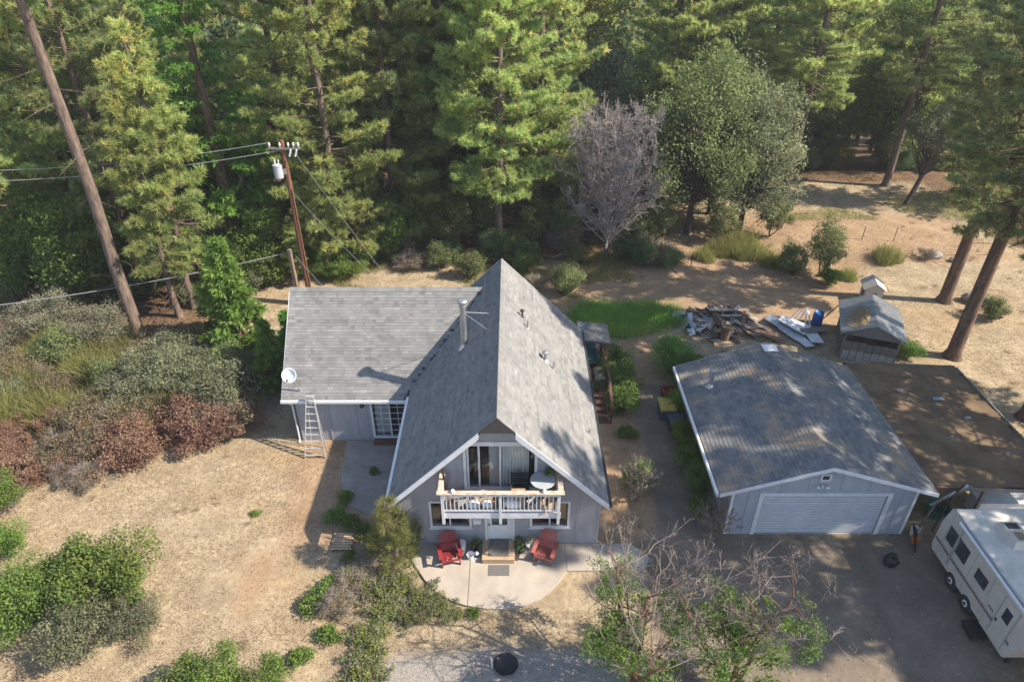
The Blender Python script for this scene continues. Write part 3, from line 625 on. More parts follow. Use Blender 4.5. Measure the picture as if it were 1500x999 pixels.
MB().box(11.47, 11.73, GW - .03, GW - .004, 2.95, 3.15).build('louvre', 'dark_vent', vt)
for z in (2.94, 3.02, 3.10, 3.18): MB().box(10.95 + (z - 2.94) * 1.6, 12.25 - (z - 2.94) * 1.6, GW - .012, GW - .003, z, z + .06).build('gable_board', 'siding_garage', gar)
lampg = MB().lathe((11.55, GW - .05, 2.62), [(.05, -.04), (.05, .05), (.02, .07)], 8); [lampg.lathe((11.55 + s * .16, GW - .14, 2.64), [(.03, -.05), (.075, .06), (.03, .09)], 8, Matrix.Rotation(R(70 * s), 4, 'Y')) for s in (-1, 1)]; lampg.build('flood_light', 'white_metal', gar)
for s in (-1, 1):
    xe = GXL if s < 0 else GXR
    rf = MB().prism([(GXR0, GYF, GR - .01), (xe, GYF, GE - .01), (xe, GYF, GE - .13), (GXR0, GYF, GR - .14)], (0, GYB - GYF, 0)).build('roof_plane', 'roof_deck', gar)
    L = math.hypot(xe - GXR0, GR - GE)
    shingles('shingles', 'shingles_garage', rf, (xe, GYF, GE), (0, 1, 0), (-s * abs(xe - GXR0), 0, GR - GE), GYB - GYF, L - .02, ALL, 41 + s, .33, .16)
    MB().prism([(GXR0, GYF - .03, GR + .005), (xe, GYF - .03, GE + .005), (xe, GYF - .03, GE - .15), (GXR0, GYF - .03, GR - .16)], (0, .028, 0)).build('rake_board', 'white_trim', gar)
    MB().prism([(GXR0, GYB + .002, GR + .0), (xe, GYB + .002, GE), (xe, GYB + .002, GE - .15), (GXR0, GYB + .002, GR - .16)], (0, .028, 0)).build('rake_board', 'white_trim', gar)
for x0, x1 in ((GXL - .13, GXL - .02),):
    MB().holed([(x0, GYF, GE - .02), (x1, GYF, GE - .02), (x1, GYF, GE - .14), (x0, GYF, GE - .14)], [[(x0 + .02, GYF, GE - .01), (x1 - .02, GYF, GE - .01), (x1 - .02, GYF, GE - .12), (x0 + .02, GYF, GE - .12)]], (0, GYB - GYF, 0)).build('gutter', 'white_metal', gar)
cap = MB()
for i in range(int((GYB - GYF) / .22)):
    y = GYF + i * .22
    for s in (-1, 1): cap.prism([(GXR0, y, GR + .02), (GXR0, y + .24, GR + .01), (GXR0 + s * .16, y + .24, GR - .045), (GXR0 + s * .16, y, GR - .035)], (0, 0, .01))
tag(cap.build('ridge_cap', 'shingles_garage', gar), kind='stuff')
MB().box(11.38, 12.02, 25.55, 26.1, GR + .02, GR + .06).build('ridge_patch', 'sheet_white', gar)
gx_, gy_ = 8.78, 24.3
fl = MB().lathe((gx_, gy_, gs(gx_) - .1), [(.10, 0), (.10, .85)], 12).build('flue_pipe', 'galvanized', gar)
MB().lathe((gx_, gy_, gs(gx_) + .75), [(.10, 0), (.15, .01), (.15, .1), (.02, .14)], 12).build('flue_cap', 'galvanized', fl)
MB().lathe((gx_, gy_, gs(gx_) - .02), [(.26, 0), (.13, .1), (.11, .14)], 12).build('flashing', 'galvanized', fl)
# open lean-to beside the garage
lt = empty('lean_to', (18.3, 22.8, 0), 0, 'open lean-to with a flat roof buried in brown needles beside the garage', 'shed')
lz = lambda x: 2.36 - .05 * (x - 15.4)
rf = MB()
NX, NY = 36, 44; rs = np.random.RandomState(3)
vs = []; fs = []
for i in range(NX + 1):
    for j in range(NY + 1):
        x = 15.86 + (21.3 - 15.86) * i / NX; y = 18.72 + (26.9 - 18.72) * j / NY
        if i == NX: x += .10 * rs.randn()
        if j == NY: y += .08 * rs.randn()
        if x < 15.9 and y > 26.3: x = 15.9
        vs.append((x, y, lz(x) + .035 * rs.rand() + .03 * math.sin(x * 1.7) * math.sin(y * 1.1)))
for i in range(NX):
    for j in range(NY): a = i * (NY + 1) + j; fs.append((a, a + NY + 1, a + NY + 2, a + 1))
rf.add(vs, fs); rfo = rf.build('roof_covering', 'needle_roofing', lt, True)
MB().prism([(15.84, 18.7, lz(15.84) - .02), (21.3, 18.7, lz(21.3) - .02), (21.3, 18.7, lz(21.3) - .12), (15.84, 18.7, lz(15.84) - .12)], (0, 8.15, 0)).build('roof_boards', 'dark_board', lt)
MB().bar((15.84, 18.66, lz(15.84) - .08), (21.3, 18.66, lz(21.3) - .08), .03, .16).build('fascia', 'grey_board', lt)
MB().bar((15.86, 18.62, lz(15.86) - .06), (17.0, 18.62, lz(17) - .06), .03, .17).build('fascia', 'redwood', lt)
for x, y in ((18.2, 18.9), (21.1, 18.9), (18.2, 22.5), (21.1, 22.5), (18.2, 26.6), (21.1, 26.6)):
    MB().box(x - .06, x + .06, y - .06, y + .06, 0, lz(x) - .125).build('post', 'grey_board', lt)
for y0_, y1_ in ((18.7, 22.7), (22.72, 26.8)): MB().bar((21.33, y0_, lz(21.3) - .03), (21.33, y1_, lz(21.3) - .03), .04, .16).build('fascia', 'grey_board', lt)
MB().bar((15.95, 26.9, lz(15.9) - .03), (21.3, 26.9, lz(21.3) - .03), .04, .15).build('fascia', 'grey_board', lt)
MB().box(15.4, 21.1, 26.62, 26.68, .0, 2.0).build('back_boards', 'dark_board', lt)
for x, y, r_ in ((19.0, 24.1, .22), (17.5, 24.6, .12), (19.6, 22.8, .12), (18.2, 21.5, .07), (20.0, 20.6, .08)):
    MB().add([(x + r_ * a, y + r_ * b_ * .6, lz(x) + .085 + h) for a, b_, h in ((-1, -.8, 0), (.2, -1, .06), (1.2, -.3, 0), (.8, .8, .05), (-.3, 1, 0), (-1.3, .3, .07), (0, 0, .12))], [(0, 1, 6), (1, 2, 6), (2, 3, 6), (3, 4, 6), (4, 5, 6), (5, 0, 6)]).build('torn_felt', 'tarp', lt)
ch = empty('lumber_stack', (17.0, 18.2, 0), 0, 'loose grey boards and pipes jutting from under the lean-to roof', 'lumber')
for a, b_, mt in (((15.95, 18.45, 1.55), (17.1, 18.5, 2.55), 'aluminium'), ((16.1, 18.4, 1.75), (17.3, 18.55, 2.45), 'grey_board'), ((16.4, 18.5, 1.5), (16.9, 18.45, 2.62), 'dark_board'), ((16.0, 18.55, 0.03), (16.25, 18.5, 1.9), 'grey_board'), ((16.6, 18.55, .03), (16.75, 18.5, 2.3), 'dark_board')):
    MB().bar(a, b_, .07, .05).build('board', mt, ch)
tub = MB().lathe((17.15, 19.4, 0), [(.35, 0), (.46, .5), (.48, .52), (.44, .5), (.33, .05)], 14).build('green_tub', 'green_paint'); tag(tub, 'dark green tub under the lean-to roof', 'tub')
fr = empty('freezer_chest', (19.6, 19.6, 0), 0, 'white chest freezer standing under the lean-to roof', 'freezer')
MB().box(18.6, 20.9, 19.2, 19.9, .02, .78).build('cabinet', 'white_metal', fr); MB().box(18.58, 20.92, 19.18, 19.92, .785, .86).build('lid', 'white_metal', fr)
bk = empty('bucket', (15.75, 18.2, 0), 0, 'pale bucket of scraps by the garage corner', 'bucket')
MB().lathe((15.75, 18.35, 0), [(.13, 0), (.17, .38), (.18, .38), (.16, .36), (.12, .03)], 12).build('body', 'white_metal', bk); MB().tube([(15.58, 18.35, .36), (15.75, 18.3, .5), (15.92, 18.35, .36)], .008, 5).build('handle', 'galvanized', bk)
pl = empty('propane_can', (15.62, 18.05, 0), 0, 'orange rusty can beside the pale bucket', 'can')
MB().lathe((15.62, 18.0, 0), [(.14, 0), (.16, .05), (.16, .3), (.1, .4), (.05, .42)], 12).build('body', 'orange_paint', pl); MB().lathe((15.62, 18.0, .42), [(.03, 0), (.03, .06), (.01, .07)], 8).build('valve', 'black_metal', pl)
pb = MB().prism([(15.4, 17.5, 0), (15.55, 17.9, 0), (15.48, 18.3, .75), (15.42, 17.9, .8)], (.03, 0, 0)).build('leaning_panel', 'black_plastic'); tag(pb, 'dark panel leaning on the garage corner', 'panel')

# ------------------------------------------------------------------ trailer
rv = empty('travel_trailer', (17.1, 14, 0), 0, 'white travel trailer with maroon stripe and blue windows by the lean-to', 'trailer')
x0, x1, ya, yb, zb, zt = 15.8, 18.2, 9.2, 17.42, .48, 2.72
body = MB()
prof = [(yb - .10, zb), (yb, zb + .25), (yb, zb + 1.35), (yb - .18, zt - .08), (yb - .26, zt), (ya, zt), (ya, 1.6), (12.5, 1.45), (12.9, zb)]
body.prism([(x0, y, z) for y, z in prof], (x1 - x0, 0, 0)); body = body.build('body', 'rv_white', rv)
MB().box(x0 + .03, x1 - .03, ya, yb - .32, zt + .001, zt + .03).build('roof_membrane', 'rv_roof', rv)
for xx in (x0 - .012, x1 - .02): MB().box(xx, xx + .035, ya, yb - .28, zt - .06, zt + .035).build('roof_edge', 'aluminium', rv)
aw = MB().tube([(x0 - .08, 11.5, zt - .09), (x0 - .08, 16.6, zt - .09)], .055, 10).build('awning', 'white_metal', rv)
for y in (11.7, 16.4): MB().bar((x0 - .045, y, zt - .12), (x0 - .045, y, .75), .05, .04, (1, 0, 0)).build('awning_arm', 'aluminium', rv)
def side_box(name, y0, y1, z0, z1, mat, t=.012, par=None): return MB().box(x0 - t, x0 - .002, y0, y1, z0, z1).build(name, mat, par or rv)
side_box('stripe', 12.95, yb - .03, 1.02, 1.075, 'maroon_stripe', .006); side_box('stripe', 12.95, yb - .03, 1.10, 1.125, 'grey_stripe', .006)
side_box('belt_trim', 12.95, yb - .02, .97, .995, 'aluminium', .01); side_box('skirt', 12.95, 14.2, zb - .02, zb + .1, 'rv_white', .014)
def rv_win(y0, y1, z0, z1, n=1):
    f = MB().holed([(x0 - .02, y0, z0), (x0 - .02, y1, z0), (x0 - .02, y1, z1), (x0 - .02, y0, z1)], [[(x0 - .02, y0 + .04, z0 + .04), (x0 - .02, y1 - .04, z0 + .04), (x0 - .02, y1 - .04, z1 - .04), (x0 - .02, y0 + .04, z1 - .04)]], (.018, 0, 0)).build('window', 'black_metal', rv)
    MB().box(x0 - .013, x0 - .003, y0 + .04, y1 - .04, z0 + .04, z1 - .04).build('pane', 'rv_glass', f)
    for k in range(1, n): yy = y0 + (y1 - y0) * k / n; MB().box(x0 - .022, x0 - .014, yy - .015, yy + .015, z0 + .04, z1 - .04).build('mullion', 'aluminium', f)
mottled('rv_glass', (.012, .022, .04), (.03, .05, .08), 2, .06, 0, (1, 1, 1), 2, .3, .7, 0, .8)
rv_win(15.75, 16.95, 1.45, 2.1, 2); rv_win(14.62, 15.2, 1.55, 2.0); 
dr = side_box('entry_door', 13.15, 13.8, .6, 2.35, 'rv_white', .025); 
MB().box(x0 - .035, x0 - .026, 13.3, 13.62, 1.55, 2.05).build('pane', 'rv_glass', dr); MB().box(x0 - .06, x0 - .026, 13.70, 13.75, 1.25, 1.35).build('handle', 'black_metal', dr)
for y in (14.45, 15.45, 17.0): side_box('panel_seam', y, y + .012, zb + .02, zt - .1, 'grey_stripe', .005)
for y in (13.4, 14.6, 15.6, 16.6): MB().box(x0 - .03, x0 - .003, y, y + .07, zt - .16, zt - .12).build('marker_light', 'orange_paint', rv)
for y in (13.13, 13.82): MB().box(x0 - .03, x0 - .003, y - .015, y + .015, .6, 2.36).build('door_trim', 'aluminium', rv)
side_box('hatch', 14.3, 14.75, 1.2, 1.5, 'rv_white', .02)
for k, y in enumerate((13.98, 14.07, 14.16)): MB().box(x0 - .008, x0 - .003, y, y + .05, 1.3, 1.38).build('lettering', 'black_plastic', rv)
for y in (15.0, 15.95):
    wl_ = MB().lathe((x0 + .10, y, .36), [(.26, -.11), (.35, -.09), (.36, 0), (.35, .09), (.26, .11)], 20, Matrix.Rotation(R(90), 4, 'Y')).build('wheel', 'rubber', rv)
    MB().lathe((x0 - .005, y, .36), [(.02, -.02), (.10, -.015), (.14, .0), (.23, -.005), (.25, .02)], 18, Matrix.Rotation(R(-90), 4, 'Y') @ Matrix.Scale(-1, 4, (0, 0, 1))).build('rim', 'white_metal', wl_)
    MB().lathe((x0 - .02, y, .36), [(.07, 0), (.06, .02), (.02, .03)], 10, Matrix.Rotation(R(-90), 4, 'Y')).build('hub', 'black_metal', wl_)
    w2 = MB().lathe((x1 - .10, y, .36), [(.26, -.11), (.35, -.09), (.36, 0), (.35, .09), (.26, .11)], 16, Matrix.Rotation(R(90), 4, 'Y')).build('wheel', 'rubber', rv)
ac = MB(); ac.add([(16.72, 15.3, zt + .03), (17.48, 15.3, zt + .03), (17.48, 16.4, zt + .03), (16.72, 16.4, zt + .03), (16.8, 15.42, zt + .28), (17.4, 15.42, zt + .28), (17.4, 16.32, zt + .28), (16.8, 16.32, zt + .28)], [(0, 1, 5, 4), (1, 2, 6, 5), (2, 3, 7, 6), (3, 0, 4, 7), (4, 5, 6, 7)])
ac = ac.build('air_conditioner', 'rv_white', rv)
MB().box(16.9, 17.3, 16.0, 16.25, zt + .281, zt + .295).build('grille', 'black_metal', ac); MB().box(16.95, 17.25, 15.5, 15.85, zt + .281, zt + .29).build('leaf_heap', 'needle_litter', ac)
MB().box(16.35, 16.7, 16.5, 16.85, zt + .031, zt + .06).build('roof_hatch', 'rv_roof', rv); MB().lathe((17.9, 16.4, zt + .03), [(.05, 0), (.05, .14), (.08, .15), (.02, .18)], 8).build('roof_vent', 'rv_white', rv)
MB().box(x0 + .3, x1 - .3, yb - .02, yb + .08, .42, .52).build('bumper', 'black_metal', rv)
st = MB().box(15.42, 15.95, 13.75, 14.45, .17, .24); st.box(15.46, 15.50, 13.8, 14.4, 0, .17).box(15.86, 15.90, 13.8, 14.4, 0, .17); st = st.build('entry_step', 'black_plastic'); tag(st, 'black plastic step on the ground below the trailer door', 'step')
for y in (13.05, 16.8):
    jk = MB().box(x0 + .35, x0 + .45, y - .05, y + .05, 0.0, zb).build('stabiliser', 'black_metal', rv)
MB().box(x0 + .25, x1 - .25, 12.95, yb - .15, zb - .14, zb - .002).build('chassis', 'black_metal', rv)
tb = MB(); rs = np.random.RandomState(5)
P = []; nu, nv = 14, 8
for j in range(nv + 1):
    for i in range(nu):
        a = 2 * math.pi * i / nu; p = math.pi * j / nv; r_ = .27 * (1 + .16 * math.sin(3 * a + j) * math.sin(p)) * (1 + .08 * rs.randn())
        P.append((14.2 + r_ * math.sin(p) * math.cos(a), 16.98 + r_ * math.sin(p) * math.sin(a), max(.002, .21 - .24 * math.cos(p) + .05 * math.sin(a * 2 + j))))
tb.add(P, [(j * nu + i, j * nu + (i + 1) % nu, (j + 1) * nu + (i + 1) % nu, (j + 1) * nu + i) for j in range(nv) for i in range(nu)])
tag(tb.build('rubbish_bag', 'black_plastic', None, True), 'full black rubbish bag lying on the driveway', 'bag')

# ------------------------------------------------------------------ derelict shed and coop behind the garage
shd = empty('lattice_shed', (19.6, 31.8, 0), R(-20), 'weathered shed with lattice side and needle covered tin roof', 'shed')
SW, SDp = 2.7, 3.3                      # local x across, y deep; built around its own base then turned
def lb(mb, name, mat, parent=None):     # build in the local frame of a turned thing
    me_o = mb.build(name, mat, None); me_o.parent = parent; return me_o
for x, y, zt_ in ((-1.3, -1.6, 1.55), (1.3, -1.6, 1.55), (-1.3, 1.6, 1.55), (1.3, 1.6, 1.55), (-1.3, 0, 1.55), (1.3, 0, 1.55)):
    lb(MB().box(x - .05, x + .05, y - .05, y + .05, 0, zt_), 'post', 'grey_board', shd)
for s in (-1, 1):
    rfp = lb(MB().prism([(0, -1.85, 2.35), (s * 1.6, -1.85, 1.62), (s * 1.6, -1.85, 1.58), (0, -1.85, 2.31)], (0, 3.7, 0)), 'roof_plane', 'sheet_metal', shd)
    for i in range(19):
        y = -1.80 + i * .2; lb(MB().bar((s * .02, y, 2.365), (s * 1.6, y, 1.645), .05, .03), 'rib', 'sheet_metal', rfp)
rs = np.random.RandomState(8); q = []
for i in range(26):
    a = 2 * math.pi * i / 26; q.append((-.78 + .62 * math.cos(a) * (1 + .08 * rs.randn()), -.55 + 1.1 * math.sin(a) * (1 + .06 * rs.randn())))
zz = lambda x: 2.35 - .456 * abs(x)
mbq = MB(); mbq.add([(x, y, zz(x) + .03) for x, y in q] + [(-.75 + (x + .75) * .6, -.5 + (y + .5) * .6, zz(x) + .10 + .03 * rs.rand()) for x, y in q] + [(-.75, -.5, zz(-.75) + .14)], [(i, (i + 1) % 26, 26 + (i + 1) % 26, 26 + i) for i in range(26)] + [(26 + i, 26 + (i + 1) % 26, 52) for i in range(26)])
lb(mbq, 'needle_heap', 'needle_litter', shd)
for z0, z1 in ((.0, .55), (.58, 1.1)):
    for i in range(7): lb(MB().box(-1.25 + i * .36, -.92 + i * .36, -1.66, -1.64, z0, z1 + .02 * (i % 3)), 'siding_board', 'pale_board' if z0 < .3 else 'grey_board', shd)
lb(MB().prism([(-1.3, -1.67, 1.5), (1.3, -1.67, 1.5), (1.3, -1.67, 1.72), (0, -1.67, 2.2), (-1.3, -1.67, 1.72)], (0, .03, 0)), 'gable_board', 'grey_board', shd)
lb(MB().box(-1.25, 1.25, 1.6, 1.63, 0, 1.5), 'back_wall', 'dark_board', shd)
lb(MB().box(1.3, 1.33, -1.55, 1.55, 0, 1.5), 'side_wall', 'grey_board', shd)
for y0 in (-1.5, -.5, .5):
    lb(MB().box(-1.35, -1.31, y0, y0 + .07, 0, 1.5), 'lattice_post', 'grey_board', shd)
    for k in range(3):
        lb(MB().bar((-1.345, y0 + .1, .2 + .42 * k), (-1.345, y0 + .95, .5 + .42 * k), .02, .05, (1, 0, 0)), 'lattice', 'grey_board', shd)
        lb(MB().bar((-1.37, y0 + .1, .55 + .42 * k), (-1.37, y0 + .95, .25 + .42 * k), .02, .05, (1, 0, 0)), 'lattice', 'grey_board', shd)
for z in (.05, .75, 1.48): lb(MB().box(-1.36, -1.30, -1.55, 1.55, z, z + .07), 'lattice_rail', 'grey_board', shd)
lb(MB().bar((-1.5, 1.7, 1.5), (-2.1, 2.2, .05), .05, .05), 'prop', 'dark_board', shd)
coop = empty('coop', (22.15, 36.9, gz(22.15, 36.9)), R(-14), 'tiny pale coop with a pitched roof behind the lattice shed', 'coop')
lb(MB().prism([(-.5, -.55, 0), (.5, -.55, 0), (.5, -.55, 1.0), (0, -.55, 1.35), (-.5, -.55, 1.0)], (0, 1.1, 0)), 'wall', 'pale_board', coop)
for s in (-1, 1): lb(MB().prism([(0, -.68, 1.42), (s * .66, -.68, .98), (s * .66, -.68, .94), (0, -.68, 1.38)], (0, 1.36, 0)), 'roof_plane', 'pale_board', coop)
lb(MB().box(-.1, .15, -.565, -.552, .45, .75), 'window', 'dark_vent', coop); lb(MB().box(-.515, -.502, -.2, .1, .3, .75), 'doorway', 'dark_vent', coop)

# ------------------------------------------------------------------ scrap heap
rs = random.Random(12)
def lying(name, mat, label, cat, group, x, y, z, L, W, T, yaw, pitch, roll):
    o = MB().box(-L / 2, L / 2, -W / 2, W / 2, -T / 2, T / 2).build(name, mat); o.location = (x, y, z); o.rotation_euler = (roll, pitch, yaw); return tag(o, label, cat, group)
g_ = 'scrap lumber heap'
for i in range(96):
    a = rs.random() * 6.28; r_ = rs.random() ** .55; x = 12.15 + 2.05 * r_ * math.cos(a); y = 34.3 + 1.45 * r_ * math.sin(a); h = .06 + .85 * (1 - r_) ** .8 * rs.random() ** .5
    mt = rs.choice(['grey_board', 'brown_board', 'brown_board', 'brown_board', 'dark_board', 'dark_board', 'pale_board', 'grey_board']); L = .8 + 1.5 * rs.random()
    lying('scrap_board', mt, 'loose old board jumbled in the scrap lumber heap', 'board', g_, x, y, h, L, .10 + .2 * rs.random(), .03 + .03 * rs.random(), rs.choice([-.7, -.5, .6, 2.2, 1.3]) + rs.gauss(0, .35), rs.gauss(0, .16), rs.gauss(0, .2))
for i in range(26):
    x = 10.7 + rs.gauss(0, .42); y = 33.9 + rs.gauss(0, .65)
    lying('scrap_sheet', rs.choice(['sheet_metal', 'sheet_metal', 'tarp', 'sheet_white', 'grey_board']), 'bent grey metal piece at the edge of the scrap heap', 'sheet', g_ + ' metal', x, y, .06 + .35 * rs.random(), .4 + .7 * rs.random(), .2 + .25 * rs.random(), .02, rs.random() * 3.1, rs.gauss(0, .3), rs.gauss(0, .3))
for i, (x, y, a) in enumerate(((13.3, 33.1, -.75), (13.9, 33.5, -.7), (13.5, 33.9, -.78), (14.1, 32.9, -.68))):
    lying('plank', 'brown_board', 'long flat brown plank sliding off the scrap heap', 'plank', 'long planks', x, y, .12 + .05 * i, 2.6, .38, .04, a, .08, .02)
lg = MB().lathe((12.05, 32.55, 0), [(.27, 0), (.26, .3), (.27, .85), (.25, .86)], 14).build('log_round', 'brown_board'); tag(lg, 'upright cut log beside the scrap heap', 'log')
def corrugated(name, label, x, y, z, L, W, yaw, pitch, roll, mat='sheet_white'):
    n = 24; mb = MB(); vs = [(-L / 2 + L * e, -W / 2 + W * i / n, .022 * (i % 4 in (1, 2))) for e in (0, 1) for i in range(n + 1)]
    mb.add(vs, [(i, i + 1, n + 2 + i, n + 1 + i) for i in range(n)]); o = mb.build(name, mat); o.location = (x, y, z); o.rotation_euler = (roll, pitch, yaw)
    o.modifiers.new('thickness', 'SOLIDIFY').thickness = .006
    return tag(o, label, 'sheet', 'roofing sheets')
lab = 'ribbed metal roofing sheet dropped behind the garage beside the barrel'
for q in ((15.6, 33.6, .30, 1.9, .75, -.9, .14, .08, 'sheet_metal'), (16.15, 33.35, .42, 1.7, .7, -.75, .2, -.05, 'sheet_white'), (16.5, 33.75, .28, 1.5, .6, -.6, .1, .1, 'sheet_white'), (15.95, 32.9, .18, 1.4, .75, -1.05, .08, 0, 'sheet_metal'), (17.0, 32.35, .25, 1.4, .7, 1.5, .1, .0, 'sheet_white'), (16.35, 32.1, .15, 1.3, .6, 1.8, .06, .05, 'sheet_white'), (17.2, 33.0, .33, 1.6, .4, .1, .02, 0, 'grey_board')):
    corrugated('roofing_sheet', lab, *q[:8], q[8])
for x, y in ((16.9, 34.2), (17.1, 34.05), (16.7, 34.3), (16.5, 34.35), (17.25, 33.9)):
    lying('white_slat', 'sheet_white', 'thin white slat lying by the blue barrel', 'slat', 'white slats', x, y, .5, 1.0, .07, .03, rs.random() * 2, -.9, 0)
bar_ = MB().lathe((17.75, 33.95, 0), [(.27, 0), (.29, .03), (.3, .28), (.31, .31), (.3, .34), (.3, .6), (.31, .63), (.3, .66), (.28, .93), (.24, .95), (.24, .9)], 18).build('barrel', 'blue_plastic', None, True); tag(bar_, 'blue plastic barrel standing near the lattice shed', 'barrel')

# ------------------------------------------------------------------ bins on the path
bn = empty('storage_tote', (7.45, 26.0, 0), 0, 'blue grey storage tote with a yellow lid on the path', 'storage box')
def taper(x, y, wx, wy, z0, z1, k=.88): 
    return MB().add([(x + sx * wx / 2 * (k if z == z0 else 1), y + sy * wy / 2 * (k if z == z0 else 1), z) for z in (z0, z1) for sx, sy in ((-1, -1), (1, -1), (1, 1), (-1, 1))], [(3, 2, 1, 0), (4, 5, 6, 7), (0, 1, 5, 4), (1, 2, 6, 5), (2, 3, 7, 6), (3, 0, 4, 7)])
taper(7.42, 25.75, .72, .95, .0, .62).build('body', 'bluegrey_plastic', bn); MB().box(7.04, 7.80, 25.25, 26.25, .625, .70).build('lid', 'yellow_plastic', bn)
b2 = empty('tote_box', (7.6, 24.85, 0), 0, 'black storage tote with a dark lid on the path', 'storage box')
taper(7.68, 24.85, .66, .72, 0, .5).build('body', 'black_plastic', b2); MB().box(7.33, 8.03, 24.47, 25.23, .505, .56).build('lid', 'bluegrey_plastic', b2)
b3 = empty('red_crate', (7.95, 27.3, 0), R(5), 'open red plastic crate on the path beside the garage', 'crate')
for a in ((-.42, .42, -.26, .26, 0, .03), (-.42, -.39, -.26, .26, .031, .42), (.39, .42, -.26, .26, .031, .42), (-.388, .388, -.26, -.23, .031, .42), (-.388, .388, .23, .26, .031, .42)): lb(MB().box(*a), 'panel', 'red_plastic', b3)
tag(MB().box(7.98, 8.02, 23.4, 23.44, 0, .9).build('stake', 'dark_board'), 'thin dark stake by the garage hedge', 'stake')

# ------------------------------------------------------------------ utility poles and wires
px, py = -12.18, 36.0
pole = empty('utility_pole', (px, py, gz(px, py)), 0, 'tall red brown utility pole with transformer behind the wing', 'utility pole')
MB().tube([(px, py, 0), (px, py, 5), (px, py, 10.25)], [.17, .15, .12], 14).build('shaft', 'pole_wood', pole)
MB().bar((px - .75, py - .13, 9.85), (px + .95, py - .13, 9.85), .09, .11).build('crossarm', 'grey_board', pole)
for dx in (-.65, -.1, .35, .62, .88):
    MB().lathe((px + dx, py - .13, 9.91), [(.02, 0), (.02, .08), (.06, .09), (.07, .13), (.04, .15), (.06, .18), (.05, .24), (.01, .26)], 8).build('insulator', 'insulator', pole)
for dx in (.35, .66): MB().lathe((px + dx, py - .27, 9.45), [(.04, 0), (.05, .02), (.05, .4), (.02, .42)], 8, Matrix.Rotation(R(20), 4, 'Y')).build('cutout', 'insulator', pole)
tr = MB().lathe((px - .42, py - .16, 8.25), [(.22, 0), (.24, .03), (.24, .66), (.26, .68), (.25, .74), (.05, .80)], 16).build('transformer', 'transformer_grey', pole)
for dx in (-.1, .1): MB().lathe((px - .42 + dx, py - .16, 9.02), [(.04, 0), (.05, .05), (.03, .1), (.05, .15), (.03, .22), (.01, .25)], 8).build('bushing', 'insulator', tr)
MB().bar((px - .2, py - .12, 8.6), (px, py - .1, 8.6), .06, .3).build('bracket', 'galvanized', pole)
MB().tube([(px - .62, py - .2, 8.3), (px - .55, py - .2, 7.9), (px - .25, py - .2, 7.95), (px - .05, py - .18, 7.5)], .015, 5).build('drop_lead', 'black_metal', pole)
MB().tube([(px + .13, py - .12, 7.6), (px + .16, py - .12, 3), (px + .17, py - .12, .1)], .03, 6).build('conduit', 'pole_wood', pole)
sx_, sy_ = -13.0, 36.4
sp2 = empty('service_pole', (sx_, sy_, gz(sx_, sy_)), 0, 'short brown service post beside the tall utility pole', 'utility pole')
MB().tube([(sx_, sy_, 0), (sx_, sy_, 3.75)], [.11, .09], 10).build('shaft', 'post_wood', sp2); MB().tube([(sx_ - .12, sy_ - .06, 0), (sx_ - .11, sy_ - .06, 3.6), (sx_ - .06, sy_ - .05, 3.75)], .03, 6).build('conduit', 'galvanized', sp2)
def wire(a, b_, sag, label, r_=.014):
    a, b_ = Vector(a), Vector(b_); pts = [a.lerp(b_, t / 16) - Vector((0, 0, sag * 4 * (t / 16) * (1 - t / 16))) for t in range(17)]
    tag(MB().tube(pts, r_, 5).build('overhead_wire', 'wire'), label, 'wire', 'overhead wires')
wire((px - .65, py - .13, 10.15), (-33.5, 36.0, 8.6), .5, 'upper overhead wire running from the pole crossarm into the trees', .016)
wire((px - .1, py - .13, 9.75), (-33.0, 35.0, 8.3), .5, 'lower overhead wire running from the pole into the trees', .016)
wire((sx_, sy_ - .05, 3.6), (-33, 29.5, 3.1), .5, 'low cable running from the short service post into the scrub', .018)
wire((px + .6, py - .13, 9.7), (-5.0, 33.5, .2), .15, 'guy wire slanting from the pole top down behind the wing', .007)
wire((sx_ + .05, sy_, 3.7), (-8.6, 31.0, 2.6), .12, 'service cable dropping from the short post to the wing roof', .010)
wire((px + .1, py - .1, 7.5), (-5.0, 30.2, 3.3), .4, 'thin service drop from the transformer to the wing', .007)

# ------------------------------------------------------------------ patio furniture and front clutter
def adirondack(x, y, rz, mat, label):
    t = empty('adirondack_chair', (x, y, .088), rz, label, 'chair')     # local: faces -y
    for i in range(5): lb(MB().bar((-.26 + i * .105, -.30, .385), (-.26 + i * .105, .22, .26), .09, .022), 'seat_slat', mat, t)
    for i in range(6):
        xx = -.255 + i * .102; hh = 1.02 - .10 * abs(i - 2.5) ** 1.3 * .5; lb(MB().bar((xx * .85, .20, .24), (xx * 1.12, .52, hh), .086, .022, (0, 1, 0)), 'back_slat', mat, t)
    for s in (-1, 1):
        lb(MB().box(s * .33 - .02, s * .33 + .02, -.36, -.27, 0, .55), 'leg', mat, t)
        lb(MB().bar((s * .30, -.33, .36), (s * .30, .55, .03), .028, .12, (1, 0, 0)), 'leg', mat, t)
        lb(MB().box(s * .37 - .075, s * .37 + .075, -.42, .34, .552, .58), 'armrest', mat, t)
    lb(MB().box(-.33, .33, .30, .335, .50, .56), 'back_rail', mat, t); lb(MB().box(-.31, .31, -.36, -.335, .26, .37), 'front_apron', mat, t)
    return t
adirondack(-2.33, 17.12, R(14), 'red_plastic', 'bright red slatted garden chair beside the white bin on the patio')
adirondack(1.25, 17.22, R(-18), 'faded_red_plastic', 'sun faded pink red slatted garden chair near the right window')
plt = empty('door_platform', (-.5, 17.38, .088), 0, 'low wooden step platform with a mat before the front door', 'step')
for i in range(6):
    y = 16.90 + i * .162; MB().box(-1.12, .10, y, y + .154, .28, .315).build('plank', 'light_plank', plt)
